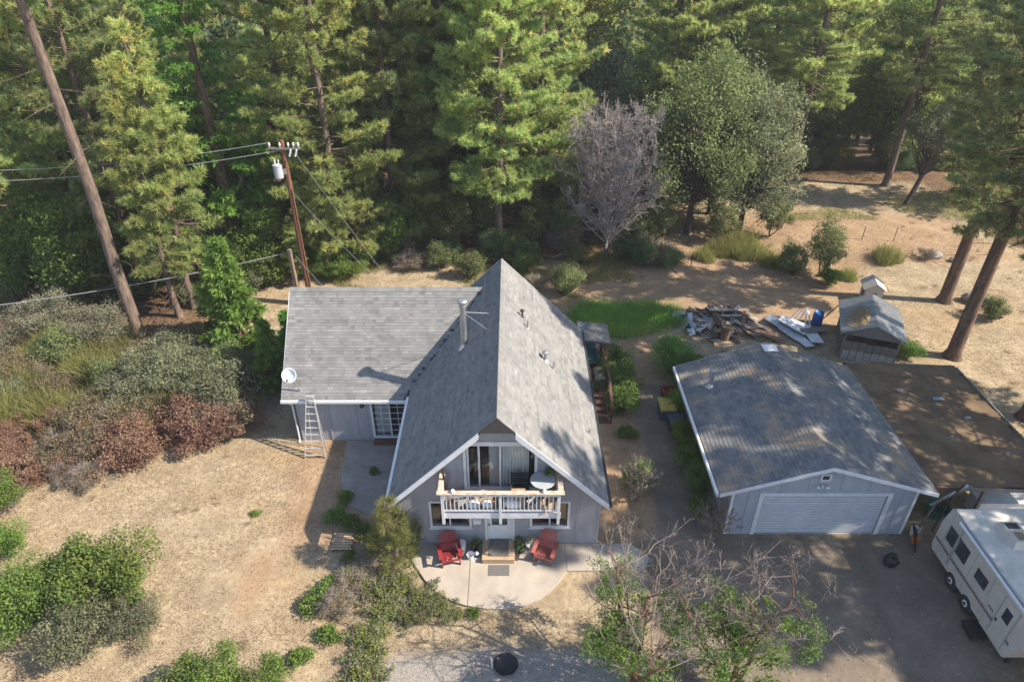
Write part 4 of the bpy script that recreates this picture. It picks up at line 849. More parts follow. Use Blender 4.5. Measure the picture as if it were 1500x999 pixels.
MB().box(-1.10, .08, 16.905, 16.94, .088, .279).build('riser', 'light_plank', plt)
for x in (-1.10, .045): MB().box(x, x + .035, 16.941, 17.85, .088, .279).build('side_board', 'light_plank', plt)
tag(MB().box(-.88, -.13, 17.05, 17.86, .316, .332).build('platform_mat', 'doormat'), 'grey mat lying on the wooden platform at the front door', 'mat')
tag(MB().box(-.88, -.10, 16.36, 16.84, .087, .099).build('patio_mat', 'doormat'), 'dark grey mat on the concrete before the wooden platform', 'mat')
wb = empty('painted_bin', (-1.93, 17.42, .088), 0, 'white bin with a dark red heart on its front', 'bin')
lb(MB().lathe((0, 0, 0), [(.15, 0), (.19, .5), (.20, .5), (.20, .53), (.01, .55)], 16), 'body', 'white_metal', wb)
hp = [(0, -.195, .20), (.09, -.192, .30), (.09, -.194, .36), (.045, -.199, .39), (0, -.2, .35), (-.045, -.199, .39), (-.09, -.194, .36), (-.09, -.192, .30)]
lb(MB().prism(hp, (0, -.012, 0)), 'heart', 'maroon_stripe', wb)
tag(MB().lathe((-1.56, 17.17, .088), [(.11, 0), (.145, .22), (.15, .22), (.13, .2), (.10, .02)], 14).build('bucket', 'white_metal'), 'small white bucket near the white heart bin', 'bucket')
def potted(x, y, r_, h, pot, leaf, n_, label, seed, z=.088, s=.05, dome=.25):
    t = empty('potted_plant', (x, y, z), 0, label, 'plant'); rs = np.random.RandomState(seed)
    lb(MB().lathe((0, 0, 0), [(r_ * .7, 0), (r_, h), (r_ * 1.08, h), (r_ * 1.08, h + .03), (r_ * .85, h + .03), (r_ * .8, h - .03)], 12), 'pot', pot, t)
    P = unit(rs.randn(n_, 3)) * (rs.rand(n_, 1) ** .4) * dome; P[:, 2] = np.abs(P[:, 2]) + h; nb_ = NB(); nb_.add(leaves(rs, P, s, unit(P), .4), rs.rand(n_))
    st_ = np.zeros((8, 3)); st_[:, 2] = h - .02; nb_.add(prisms(st_, P[:8], .006, .003), np.full(24, .1))
    link('leaves', nb_.mesh('leaves'), leaf, t)
potted(-1.38, 17.55, .14, .3, 'black_plastic', 'bright_leaves', 90, 'green plant in a dark pot left of the door platform', 1)
potted(.32, 17.45, .16, .32, 'black_plastic', 'dark_leaves', 90, 'dark leafy plant in a black pot right of the door platform', 2)
potted(.30, 17.72, .13, .26, 'terracotta', 'oak_leaves', 70, 'small plant in a clay pot against the wall by the door', 3)
tbl = empty('side_table', (.74, 17.5, .088), 0, 'small round pale table holding a flower pot beside the faded chair', 'table')
lb(MB().lathe((0, 0, .42), [(.24, 0), (.25, .015), (.24, .03)], 18), 'table_top', 'pale_board', tbl)
for k in range(3): lb(MB().bar((.06 * math.cos(k * 2.1), .06 * math.sin(k * 2.1), .42), (.2 * math.cos(k * 2.1), .2 * math.sin(k * 2.1), 0), .03, .03), 'leg', 'pale_board', tbl)
potted(.70, 17.52, .08, .13, 'white_metal', 'manzanita_leaves', 90, 'white flowers in a small pot on the round table', 4, .54, .035, .16)
lbx = empty('lantern', (-1.33, 17.2, .088), 0, 'small pale lantern beside the wooden platform', 'lantern')
lb(MB().box(-.09, .09, -.09, .09, 0, .03), 'base', 'white_trim', lbx); lb(MB().box(-.06, .06, -.06, .06, .031, .24), 'glass', 'rv_glass', lbx); lb(MB().lathe((0, 0, .241), [(.12, 0), (.06, .06), (.02, .1)], 4), 'top', 'white_trim', lbx)
# balcony things
ob = empty('lounge_chair', (.28, 17.45, BZ - .02), 0, 'black metal armchair on the balcony before the curtains', 'chair')
lb(MB().box(-.3, .3, -.28, .28, .40, .44), 'seat', 'black_metal', ob); 
for s in (-1, 1):
    for y in (-.26, .26): lb(MB().box(s * .3 - .02, s * .3 + .02, y - .02, y + .02, 0, .62 if y < 0 else 1.0), 'leg', 'black_metal', ob)
    lb(MB().box(s * .3 - .03, s * .3 + .03, -.28, .28, .621, .65), 'armrest', 'black_metal', ob)
for i in range(6): lb(MB().box(-.28, .28, .25, .27, .5 + i * .085, .555 + i * .085), 'back_slat', 'black_metal', ob)
bx = empty('cardboard_box', (.22, 17.0, BZ - .02), 0, 'brown cardboard box on the balcony in front of the black armchair', 'box'); lb(MB().box(-.24, .24, -.15, .12, 0, .8), 'carton', 'tan_board', bx); lb(MB().box(-.02, .02, -.151, .121, .801, .803), 'tape', 'light_plank', bx)
tb2 = empty('balcony_table', (1.08, 17.42, BZ - .02), 0, 'round grey table with cluttered base on the balcony', 'table')
lb(MB().lathe((0, 0, .88), [(.44, 0), (.45, .02), (.44, .04)], 20), 'table_top', 'transformer_grey', tb2); lb(MB().tube([(0, 0, .05), (0, 0, .88)], .035, 8), 'column', 'black_metal', tb2)
for k in range(4): a = k * 1.57 + .7; lb(MB().bar((0, 0, .08), (.33 * math.cos(a), .33 * math.sin(a), .015), .05, .03), 'leg', 'black_metal', tb2)
potted(1.30, 17.62, .09, .14, 'terracotta', 'dark_leaves', 80, 'small dark plant standing on the round balcony table', 6, BZ + .9, .05, .2)
def bundle(x, y, r_, h, mat, label, seed, name='bag'):
    rs = np.random.RandomState(seed); nu, nv = 12, 6; P = []
    for j in range(nv + 1):
        for i in range(nu):
            a = 2 * math.pi * i / nu; p = math.pi * j / nv; q = 1 + .13 * rs.randn(); P.append((x + r_ * q * math.sin(p) * math.cos(a), y + r_ * .8 * q * math.sin(p) * math.sin(a), BZ - .02 + h / 2 - h / 2 * math.cos(p)))
    tag(MB().add(P, [(j * nu + i, j * nu + (i + 1) % nu, (j + 1) * nu + (i + 1) % nu, (j + 1) * nu + i) for j in range(nv) for i in range(nu)]).build(name, mat, None, True), label, 'bag')
bundle(.02, 16.95, .3, .55, 'white_metal', 'large white sack slumped behind the balcony balusters', 1); bundle(-1.35, 17.0, .25, .3, 'sheet_white', 'white bundle lying on the balcony left of the middle post', 2); bundle(-.85, 16.98, .22, .32, 'curtain', 'pale grey bundle lying on the balcony by the middle post', 3)
for i, (x, y, mt, w2) in enumerate(((-2.1, 17.0, 'tan_board', .2), (-1.8, 17.2, 'pale_board', .24), (-1.1, 17.3, 'light_plank', .26), (.75, 16.98, 'pale_board', .2), (1.2, 16.95, 'light_plank', .22), (-.62, 17.2, 'tan_board', .2))):
    c_ = empty('crate', (x, y, BZ - .02), .2 * i, 'small wooden crate among the clutter on the balcony floor', 'crate', 'balcony crates')
    for k in range(3):
        for s in (-1, 1): lb(MB().box(-w2, w2, s * w2 * .7 - .01, s * w2 * .7 + .01, .02 + k * .11, .10 + k * .11), 'slat', mt, c_)
    for s in (-1, 1): lb(MB().box(s * w2 - .01, s * w2 + .01, -w2 * .68, w2 * .68, .015, .33), 'end_board', mt, c_)
    lb(MB().box(-w2 * .96, w2 * .96, -w2 * .66, w2 * .66, 0, .014), 'floor', mt, c_)
um = empty('folded_umbrella', (-2.2, 17.2, BZ - .02), 0, 'dark folded umbrella leaning in the balcony corner', 'umbrella'); lb(MB().tube([(0, 0, 0), (-.12, .1, .5), (-.2, .16, 1.35)], [.02, .07, .03], 8), 'canopy', 'black_plastic', um); lb(MB().tube([(-.2, .16, 1.34), (-.22, .18, 1.5)], .015, 6), 'shaft', 'black_metal', um)
tag(MB().lathe((-2.02, 16.72, BZ + .986), [(.06, 0), (.08, .06), (.05, .09), (.055, .12)], 10).build('ornament', 'white_metal'), 'small white ornament on the left of the balcony rail', 'ornament')
tag(MB().lathe((1.1, 16.74, BZ + .986), [(.08, 0), (.07, .08), (.04, .13), (.01, .15)], 10).build('flower_cup', 'white_metal'), 'small white cup on the balcony rail near the table', 'cup')
# deck chair and planter on the side deck
dc = empty('deck_armchair', (3.95, 29.1, DZ - .01), R(0), 'teal padded armchair under the small porch roof', 'armchair')
lb(MB().box(-.35, .35, -.35, .35, .2, .48), 'seat', 'teal_fabric', dc); lb(MB().box(-.35, .35, .351, .5, .2, 1.0), 'backrest', 'teal_fabric', dc); [lb(MB().box(s * .43 - .075, s * .43 + .075, -.35, .5, .15, .65), 'armrest', 'teal_fabric', dc) for s in (-1, 1)]; [lb(MB().box(s * .3 - .04, s * .3 + .04, y - .04, y + .04, 0, .15), 'leg', 'dark_board', dc) for s in (-1, 1) for y in (-.28, .4)]
bch = empty('deck_bench', (4.35, 27.6, DZ - .01), 0, 'small weathered bench on the side deck holding pots', 'bench'); lb(MB().box(-.25, .25, -.5, .5, .42, .47), 'seat', 'grey_board', bch); [lb(MB().box(sx * .2 - .03, sx * .2 + .03, sy * .42 - .03, sy * .42 + .03, 0, .419), 'leg', 'grey_board', bch) for sx in (-1, 1) for sy in (-1, 1)]
potted(4.35, 27.35, .1, .16, 'white_metal', 'bright_leaves', 70, 'green plant in a white pot on the deck bench', 8, DZ + .46, .05, .2)
potted(4.15, 26.75, .15, .28, 'black_plastic', 'dark_leaves', 120, 'dark green plant in a black pot at the top of the deck stairs', 9, DZ - .01, .06, .35)
basin = MB().lathe((-.2, 12.9, gz(-.2, 12.9)), [(.30, 0), (.38, .12), (.40, .13), (.36, .11), (.28, .03), (.01, .03)], 24).build('round_basin', 'black_plastic', None, True); tag(basin, 'round dark shallow basin on the gravel in front of the patio', 'basin')
tag(MB().box(-.68, -.62, 12.8, 12.86, 0, .5).build('tap_post', 'pale_board'), 'short pale post beside the round dark basin', 'post')
plk = empty('wood_pallet', (-6.55, 17.95, .02), 0, 'broken pallet of pale slats lying left of the young pine', 'pallet')
for k in range(7):
    y = 17.55 + k * .12; MB().box(-6.95 + .03 * (k % 3), -6.15 - .06 * (k % 2), y, y + .085, .10 + .003 * (k % 3), .12 + .003 * (k % 3)).build('slat', 'light_plank', plk)
for x in (-6.9, -6.6, -6.3): MB().box(x, x + .06, 17.5, 18.4, .02, .099).build('runner', 'grey_board', plk)

# ------------------------------------------------------------------ vegetation builders (each returns wood mesh, foliage mesh)
def trunk_path(rs, h, sway, n=9):
    z = np.linspace(0, h, n); off = np.cumsum(rs.randn(n, 2) * sway, 0); off -= off[0]
    return np.column_stack([off, z])
def tube_np(P, r, n=9):
    k = np.arange(n) * 2 * np.pi / n; m = len(P)
    V = np.stack([P[:, None, 0] + np.cos(k) * r[:, None], P[:, None, 1] + np.sin(k) * r[:, None], np.repeat(P[:, 2:3], n, 1)], -1).reshape(-1, 3)
    i = np.arange(m - 1)[:, None] * n; a = np.arange(n)[None]; b = (a + 1) % n
    return V, np.stack([i + a, i + b, i + n + b, i + n + a], -1).reshape(-1, 4)
def at(P, z): return np.column_stack([np.interp(z, P[:, 2], P[:, 0]), np.interp(z, P[:, 2], P[:, 1]), z])
def pine(seed, h, c0, rad, dens=1.0, K=13, nl=.31, stubs=10, droop=0.0, r0=None, per=7.5, low=.55, wd=.022):
    rs = np.random.RandomState(seed); P = trunk_path(rs, h, .05); r0 = r0 or .07 + .0072 * h
    wood = NB(); fol = NB(); rr = r0 * (1 - P[:, 2] / h) ** .8 + .03; P = np.insert(P, 1, at(P, np.array([.5]))[0], 0); rr = np.insert(rr, 1, rr[0] * 1.02); rr[0] *= 1.5; wood.add(tube_np(P, rr, 11))
    nb_ = int((h - c0) * per); z = c0 + (h - c0) * np.sort(rs.rand(nb_) ** 1.05); t = (z - c0) / (h - c0); az = np.arange(nb_) * 2.4 + rs.randn(nb_) * .5
    L = rad * ((1 - np.clip(t, 0, 1) ** 1.5) * (low + (1 - low) * np.clip(t * 4, 0, 1)) + .09) * (.62 + .5 * rs.rand(nb_))
    A = at(P, z); S = []; E = []; ra = []; rb = []; TP = []; TD = []; TT = []
    for i in range(nb_):
        el = -.30 + .95 * t[i] + rs.randn() * .13 - droop; d = np.array([math.cos(az[i]) * math.cos(el), math.sin(az[i]) * math.cos(el), math.sin(el)])
        s = np.linspace(0, 1, 5)[:, None]; pth = A[i] + d * s * L[i] + np.array([0, 0, 1]) * (s ** 2) * L[i] * .22 + rs.randn(5, 3) * .05 * s
        S += list(pth[:-1]); E += list(pth[1:]); w0 = .018 + .012 * L[i]; ra += [w0, w0 * .8, w0 * .6, w0 * .4]; rb += [w0 * .8, w0 * .6, w0 * .4, w0 * .2]
        nt_ = int(max(6, L[i] * 26 * dens)); u = .28 + .72 * rs.rand(nt_) ** .75; base = np.column_stack([np.interp(u, s[:, 0], pth[:, k]) for k in range(3)])
        side = unit(np.cross(d, [0, 0, 1.])); sgn = rs.choice([-1, 1], nt_)[:, None]
        sl = (.10 + .34 * L[i] * (1.08 - u) * rs.rand(nt_) + .12 * rs.rand(nt_))[:, None]
        dd = unit(side * sgn + d * .8 + rs.randn(nt_, 3) * .35 + [0, 0, .25]); tip = base + dd * sl
        S += list(base); E += list(tip); ra += [.010] * nt_; rb += [.006] * nt_
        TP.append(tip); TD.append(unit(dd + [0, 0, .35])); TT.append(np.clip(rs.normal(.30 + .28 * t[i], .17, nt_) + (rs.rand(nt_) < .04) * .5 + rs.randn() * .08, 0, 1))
    for i in range(stubs):
        zz_ = rs.uniform(min(1.5, c0 * .4), c0 + (h - c0) * .25); a = rs.rand() * 6.28; p = at(P, np.array([zz_]))[0]; d = np.array([math.cos(a), math.sin(a), rs.uniform(-.35, .1)]); l = rs.uniform(.5, 1.7)
        q = p + d * l; S += [p, q, q]; E += [q, q + d * l * .5 + rs.randn(3) * .2, q + rs.randn(3) * .4]; ra += [.022, .014, .012]; rb += [.014, .005, .004]
    wood.add(prisms(S, E, np.array(ra), np.array(rb)))
    TP, TD, TT = np.concatenate(TP), np.concatenate(TD), np.concatenate(TT)
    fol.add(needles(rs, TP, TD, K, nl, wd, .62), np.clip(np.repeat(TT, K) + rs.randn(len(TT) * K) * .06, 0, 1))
    return wood.mesh('pine_wood', True), fol.mesh('pine_needles')
def cedar(seed, h, rad, dens=1.0, low=.6, spray=.24, droop=.25, per=8.0, K=7):
    rs = np.random.RandomState(seed); P = trunk_path(rs, h, .03); wood = NB(); fol = NB(); rr = (.06 + .012 * h) * (1 - P[:, 2] / h) + .02; wood.add(tube_np(P, rr, 8))
    nb_ = int((h - low) * per); z = low + (h - low) * np.sort(rs.rand(nb_)); t = (z - low) / (h - low); az = np.arange(nb_) * 2.4 + rs.randn(nb_) * .6
    L = rad * ((1 - t) ** .8 * (.65 + .35 * np.clip(t * 5, 0, 1)) + .05) * (.6 + .55 * rs.rand(nb_)); A = at(P, z); S = []; E = []; ra = []; rb = []; TP = []; TD = []; TT = []
    for i in range(nb_):
        el = .15 + .45 * t[i] + rs.randn() * .15; d = np.array([math.cos(az[i]) * math.cos(el), math.sin(az[i]) * math.cos(el), math.sin(el)])
        s = np.linspace(0, 1, 4)[:, None]; pth = A[i] + d * s * L[i] - np.array([0, 0, 1]) * s ** 2 * L[i] * droop; S += list(pth[:-1]); E += list(pth[1:]); ra += [.03, .02, .012]; rb += [.02, .012, .005]
        n_ = int(max(5, L[i] * 13 * dens)); u = .2 + .8 * rs.rand(n_) ** .8; base = np.column_stack([np.interp(u, s[:, 0], pth[:, k]) for k in range(3)])
        side = unit(np.cross(d, [0, 0, 1.])); off = side * rs.uniform(-1, 1, n_)[:, None] * (L[i] * .30 * (1.15 - u))[:, None] + rs.randn(n_, 3) * .08
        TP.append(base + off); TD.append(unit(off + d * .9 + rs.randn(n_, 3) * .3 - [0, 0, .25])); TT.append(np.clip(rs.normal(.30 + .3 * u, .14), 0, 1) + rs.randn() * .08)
    wood.add(prisms(S, E, np.array(ra), np.array(rb))); TP, TD, TT = np.concatenate(TP), np.concatenate(TD), np.concatenate(TT)
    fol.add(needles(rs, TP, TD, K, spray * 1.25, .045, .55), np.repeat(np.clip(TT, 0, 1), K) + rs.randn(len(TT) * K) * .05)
    return wood.mesh('cedar_wood', True), fol.mesh('cedar_sprays')
def leafy(seed, h, rad, clumps, per, size, base=.25, cr=None, trunk=.12, stems=1, twig=0, flat=.0, lean=(0, 0), shell=.55):
    """broadleaf tree or shrub: limbs run to leaf clumps that fill an uneven crown"""
    rs = np.random.RandomState(seed); wood = NB(); fol = NB(); cr = cr or rad * .33
    u = unit(rs.randn(clumps, 3)); rr = (shell + (1 - shell) * rs.rand(clumps, 1)) * rs.uniform(.78, 1.15, (clumps, 1)) * (1 + .14 * np.sin(u[:, :1] * 5 + seed) + .12 * np.sin(u[:, 1:2] * 7 + seed * 2))
    zc = base * h + (h * (1 - base)) * .5; C = u * rr * [rad - cr * .6, rad - cr * .6, (h * (1 - base)) * .5 - cr * .4]; C[:, 2] += zc
    C[:, 2] = np.maximum(C[:, 2], .12 * h if base < .15 else base * h * .8); C[:, :2] += np.array(lean) * (C[:, 2:3] / h)
    S = []; E = []; ra = []; rb = []
    st = rs.randn(stems, 3) * .02; st[:, 2] = -.03
    for k in range(stems):
        top = np.array([lean[0] * .55, lean[1] * .55, h * max(base, .3)]) + (rs.randn(3) * rad * .25 if stems > 1 else rs.randn(3) * .08) * [1, 1, .3]; q = np.linspace(0, 1, 6)[:, None]; pth = st[k] * (1 - q) + top * q + rs.randn(6, 3) * .03 * h * .15 * q
        S += list(pth[:-1]); E += list(pth[1:]); w_s = trunk * np.linspace(1.15, .62, 6); ra += list(w_s[:-1]); rb += list(w_s[1:])
        mine = np.arange(clumps) % stems == k
        for c_ in C[mine]:
            j = rs.uniform(.55, 1); p = np.array([np.interp(j, q[:, 0], pth[:, m_]) for m_ in range(3)]); mid = (p + c_) / 2 + rs.randn(3) * .08 * rad; S += [p, mid]; E += [mid, c_]; ra += [trunk * .34, trunk * .2]; rb += [trunk * .2, trunk * .07]
    wood.add(prisms(S, E, np.array(ra), np.array(rb), 5))
    n_ = clumps * per; ci = np.repeat(np.arange(clumps), per); d = unit(rs.randn(n_, 3)); r_ = cr * (.35 + .75 * rs.rand(n_, 1) ** .5) * (.5 + .85 * rs.rand(clumps))[ci][:, None]
    Pl = C[ci] + d * r_ * [1, 1, .75 - flat]; Pl[:, 2] = np.maximum(Pl[:, 2], .03)
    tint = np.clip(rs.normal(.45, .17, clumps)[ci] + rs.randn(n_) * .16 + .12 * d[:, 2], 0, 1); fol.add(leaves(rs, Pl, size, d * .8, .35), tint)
    if twig:
        tw = rs.randint(0, clumps, twig); a = C[tw] + rs.randn(twig, 3) * .004; b_ = a + unit(a - [0, 0, h * .2] + rs.randn(twig, 3) * .6) * cr * rs.uniform(.5, 1.5, (twig, 1)); b_[:, 2] = np.maximum(b_[:, 2], .05); wood.add(prisms(a, b_, .008, .003))
    return wood.mesh('limbs', False), fol.mesh('leaves')
def twiggy(seed, h, rad, limbs, subs, twigs, thick, base=.12, spread=1.0, leaf=0, leafsize=.06, leafzone=(0, .6), stems=1, up=.55, fine=2, curve=.2, cut=.02, thin=.008):
    """bare branching crown"""
    rs = np.random.RandomState(seed); S = []; E = []; ra = []; rb = []; tips = []
    for s in range(stems):
        b0 = np.array([rs.randn() * .05 * (stems > 1), rs.randn() * .05 * (stems > 1), -.03]); top = b0 + [rs.randn() * .12 * h * (stems > 1), rs.randn() * .12 * h * (stems > 1), h * .75]; q = np.linspace(0, 1, 7)[:, None]; P = b0 + (top - b0) * q + rs.randn(7, 3) * .02 * h * q
        w_s = thick * np.linspace(1, .25, 7); S += list(P[:-1]); E += list(P[1:]); ra += list(w_s[:-1]); rb += list(w_s[1:])
        for i in range(limbs):
            u = base + (1 - base) * (i + rs.rand()) / limbs; p = np.array([np.interp(u, q[:, 0], P[:, k]) for k in range(3)]); az = i * 2.4 + rs.randn() * .4
            # limb end on a domed outline
            zt_ = p[2] + (h - p[2]) * rs.uniform(.25, .8) * up * 1.6; zr = min(zt_ / h, 1); R_ = rad * spread * math.sqrt(max(.08, 1 - (max(zr - .35, 0) / .68) ** 2)) * rs.uniform(.65, 1.05)
            e = np.array([p[0] * .4 + R_ * math.cos(az), p[1] * .4 + R_ * math.sin(az), min(zt_, h * .98)]); qq = np.linspace(0, 1, 6)[:, None]; bow = np.array([0, 0, -1]) * (qq * (1 - qq)) * np.linalg.norm(e - p) * curve * 1.6; L = p + (e - p) * qq + bow + rs.randn(6, 3) * .03 * rad * qq
            t0 = thick * (.46 - .25 * u); w2 = t0 * np.linspace(1, .2, 6); S += list(L[:-1]); E += list(L[1:]); ra += list(w2[:-1]); rb += list(w2[1:]); lv = unit(e - p)
            for j in range(subs):
                v = .2 + .8 * rs.rand(); a = np.array([np.interp(v, qq[:, 0], L[:, k]) for k in range(3)]); d = unit(lv * .7 + rs.randn(3) * .55 + [0, 0, .35]); l = rad * .30 * rs.uniform(.4, 1.1) * (1.2 - .6 * v); m_ = a + d * l * .5 + rs.randn(3) * .04 * l; e2 = a + d * l + [0, 0, .05 * l]
                t1 = max(.006, t0 * .3); S += [a, m_]; E += [m_, e2]; ra += [t1, t1 * .7]; rb += [t1 * .7, t1 * .35]
                w = rs.rand(twigs)[:, None]; A = a + (e2 - a) * w; D = unit(d * .7 + rs.randn(twigs, 3) * .6 + [0, 0, .2]); ln = l * rs.uniform(.25, .6, (twigs, 1)); B = A + D * ln; S += list(A); E += list(B); ra += [.0065] * twigs; rb += [.003] * twigs; tips.append(B)
                for f_ in range(fine):
                    A2 = A + (B - A) * rs.uniform(.3, .9, (twigs, 1)); B2 = A2 + unit(D + rs.randn(twigs, 3) * .7) * ln * .55; S += list(A2); E += list(B2); ra += [.004] * twigs; rb += [.002] * twigs; tips.append(B2)
    S, E, ra, rb = np.array(S), np.array(E), np.array(ra), np.array(rb); big = ra > cut; w_ = NB(); w_.add(prisms(S[big], E[big], ra[big], rb[big], 5)); tw_ = NB(); tw_.add(prisms(S[~big], E[~big], np.maximum(ra[~big], thin), np.maximum(rb[~big], thin * .5), 3)); TW = tw_.mesh('twigs'); tips = np.concatenate(tips); f_ = NB()
    if leaf:
        z = tips[:, 2] / h; ok = tips[(z > leafzone[0]) & (z < leafzone[1])]; pk = ok[rs.randint(0, len(ok), leaf)] + rs.randn(leaf, 3) * .09
        f_.add(leaves(rs, pk, leafsize, None, .4, .42), np.clip(rs.normal(.45, .25, leaf), 0, 1)); return w_.mesh('branches'), f_.mesh('leaves'), TW
    return w_.mesh('branches'), None, TW
def grass(seed, n, rx, ry, h, lean=.35, wd=.012):
    rs = np.random.RandomState(seed); r_ = np.sqrt(rs.rand(n)); a = rs.rand(n) * 6.28; k = 1 + .2 * np.sin(a * 3 + seed); P = np.column_stack([rx * r_ * np.cos(a) * k, ry * r_ * np.sin(a) * k, np.zeros(n) - .01])
    return blades(rs, P, h * (1.1 - .5 * r_ ** 2), lean, wd)
def blades(rs, P, h, lean, wd):
    n = len(P); d = np.column_stack([rs.randn(n, 2) * lean, np.ones(n)]); hh = (h * (.55 + .6 * rs.rand(n)))[:, None]; s = unit(np.cross(d, rs.randn(n, 3))) * wd; m_ = P + d * hh * .55; e = P + d * hh + np.column_stack([rs.randn(n, 2) * lean, -np.abs(rs.randn(n)) * .2]) * hh * .4
    V = np.stack([P - s, P + s, m_ + s * .7, m_ - s * .7, e], 1).reshape(-1, 3); b_ = np.arange(n)[:, None] * 5
    return V, b_ + np.array([0, 1, 2, 3]), b_ + np.array([3, 2, 4])
def grass_mesh(B, tint):
    V, F4, F3 = B; return np_mesh('blades', V, [F4, F3], np.concatenate([tint, tint]))

PROTO = {}
TWIG = {}
def proto(key, wf, bark, leaf, twig='twig_pale'):
    PROTO[key] = (wf[0], wf[1], bark, leaf)
    if len(wf) > 2: TWIG[key] = (wf[2], twig)
def plant(key, name, label, cat, x, y, rz=None, s=1.0, group=None, wood_name='trunk', leaf_name='crown', sz=None, zoff=0):
    wd, fo, bark, leaf = PROTO[key]
    t = empty(name, (x, y, gz(x, y) - .03 + zoff), rnd.random() * 6.28 if rz is None else rz, label, cat, group); t.scale = (s, s, sz or s)
    link(wood_name, wd, bark, t)
    if fo: link(leaf_name, fo, leaf, t)
    if key in TWIG: link('twigs', TWIG[key][0], TWIG[key][1], t)
    return t
# ---- prototypes
proto('pine_a', pine(1, 25, 2.4, 4.2), 'bark_pine', 'pine_needles')
proto('pine_b', pine(2, 27, 4.8, 4.3, stubs=22), 'bark_pine', 'pine_needles')
proto('pine_c', pine(3, 22, 3.2, 3.7), 'bark_pine', 'pine_needles')
proto('pine_d', pine(4, 29, 8.0, 4.6, stubs=20), 'bark_pine', 'pine_needles')
proto('pine_e', pine(5, 23, 1.8, 4.4), 'bark_pine', 'pine_dull')
proto('pine_tall', pine(6, 34, 18.5, 4.6, stubs=26, r0=.31), 'bark_pine', 'pine_needles')
proto('pine_red', pine(7, 31, 9.0, 4.8, .8, stubs=18, r0=.37, droop=.1), 'bark_pine_red', 'pine_dull')
proto('pine_slim', pine(8, 14, 3.6, 2.4, 1.1, stubs=30, r0=.15, droop=.15), 'bark_pine', 'pine_needles')
proto('pine_young', pine(9, 3.1, .35, .95, 1.4, 16, .30, 0, r0=.045, per=12, low=.8, wd=.007), 'bark_pine', 'young_pine_needles')
proto('cedar_a', cedar(1, 27, 3.9), 'bark_pine_red', 'cedar_sprays')
proto('cedar_b', cedar(2, 21, 3.3), 'bark_pine_red', 'cedar_sprays')
proto('fir_a', cedar(3, 19, 3.0, 1.0, 1.2, .2, .12, 8, 7), 'bark_dark', 'fir_sprays')
proto('cedar_young', cedar(4, 5.6, 1.5, 1.5, .2, .20, .2, 22, 7), 'bark_pine_red', 'bright_leaves')
proto('cedar_small', cedar(5, 4.2, 1.3, 1.5, .1, .20, .2, 22, 7), 'bark_pine_red', 'cedar_sprays')
proto('oak_a', leafy(1, 12.5, 5.0, 150, 170, .095, .05, 1.15, .26), 'bark_dark', 'oak_leaves')
proto('oak_b', leafy(2, 10.5, 4.3, 130, 160, .095, .05, 1.05, .22), 'bark_dark', 'oak_grey_leaves')
proto('oak_c', leafy(3, 15, 4.6, 110, 190, .115, .16, 1.3, .24), 'bark_dark', 'bright_leaves')
proto('maple', leafy(4, 17, 4.3, 90, 190, .13, .3, 1.25, .24), 'bark_grey', 'yellow_leaves')
proto('oak_lean', leafy(5, 8.5, 2.6, 54, 180, .09, .42, .85, .22, lean=(1.6, .3)), 'bark_dark', 'oak_grey_leaves')
proto('oak_dark', leafy(6, 13, 4.2, 90, 180, .11, .10, 1.25, .24), 'bark_dark', 'dark_leaves')
proto('sapling', leafy(7, 4.6, 1.7, 46, 170, .065, .08, .55, .06, 3), 'bark_dark', 'oak_leaves')
proto('sapling_bright', leafy(8, 5.2, 1.9, 50, 170, .07, .08, .6, .06, 3), 'bark_dark', 'bright_leaves')
proto('bush_green', leafy(9, 2.0, 1.25, 52, 150, .042, .04, .38, .045, 5, 120), 'bark_dark', 'oak_leaves')
proto('bush_bright', leafy(10, 2.2, 1.5, 70, 170, .042, .04, .40, .045, 5, 160, shell=.4), 'bark_dark', 'bright_leaves')
proto('bush_dark', leafy(11, 2.2, 1.2, 50, 150, .05, .04, .42, .045, 5, 60), 'bark_dark', 'dark_leaves')
proto('bush_brown', leafy(12, 1.7, 1.4, 56, 150, .042, .04, .38, .035, 7, 240, shell=.35), 'bark_dark', 'brown_leaves')
proto('bush_maroon', leafy(13, 1.6, 1.45, 56, 150, .042, .04, .38, .035, 7, 240, shell=.35), 'bark_red', 'maroon_leaves')
proto('bush_tangle', leafy(14, 1.4, 1.4, 40, 60, .042, .04, .42, .035, 8, 800, shell=.35), 'bark_grey', 'brown_leaves')
proto('manzanita', leafy(15, 2.6, 2.0, 80, 130, .042, .2, .46, .07, 6, 220), 'bark_red', 'manzanita_leaves')
proto('shrub_mixed', leafy(16, 2.3, 1.6, 66, 130, .042, .04, .42, .045, 6, 320, shell=.4), 'bark_dark', 'oak_grey_leaves')
proto('hedge_dark', leafy(17, 1.9, .95, 44, 150, .042, .03, .36, .035, 5, 30), 'bark_dark', 'cedar_sprays')
proto('hedge_bright', leafy(18, 1.7, 1.0, 46, 160, .045, .03, .36, .035, 5, 20), 'bark_dark', 'bright_leaves')
proto('vine', leafy(19, .55, 1.15, 46, 48, .042, .02, .22, .02, 7, 320, shell=.2), 'bark_grey', 'vine_leaves')
proto('weed', leafy(20, .5, .55, 20, 70, .036, .02, .18, .012, 5, 20, shell=.3), 'bark_dark', 'bright_leaves')
proto('dead_tree', twiggy(1, 11.2, 4.2, 66, 13, 9, .16, .03, 1.0, 0, up=.60, fine=2, thin=.011), 'bark_grey', 'oak_leaves', 'twig_dead')
proto('fore_tree', twiggy(3, 7.0, 2.9, 12, 7, 5, .085, .10, 1.0, 11000, .05, (.02, .52), 3, .70, 1, thin=.0055), 'bark_red', 'bright_leaves', 'twig_pale')
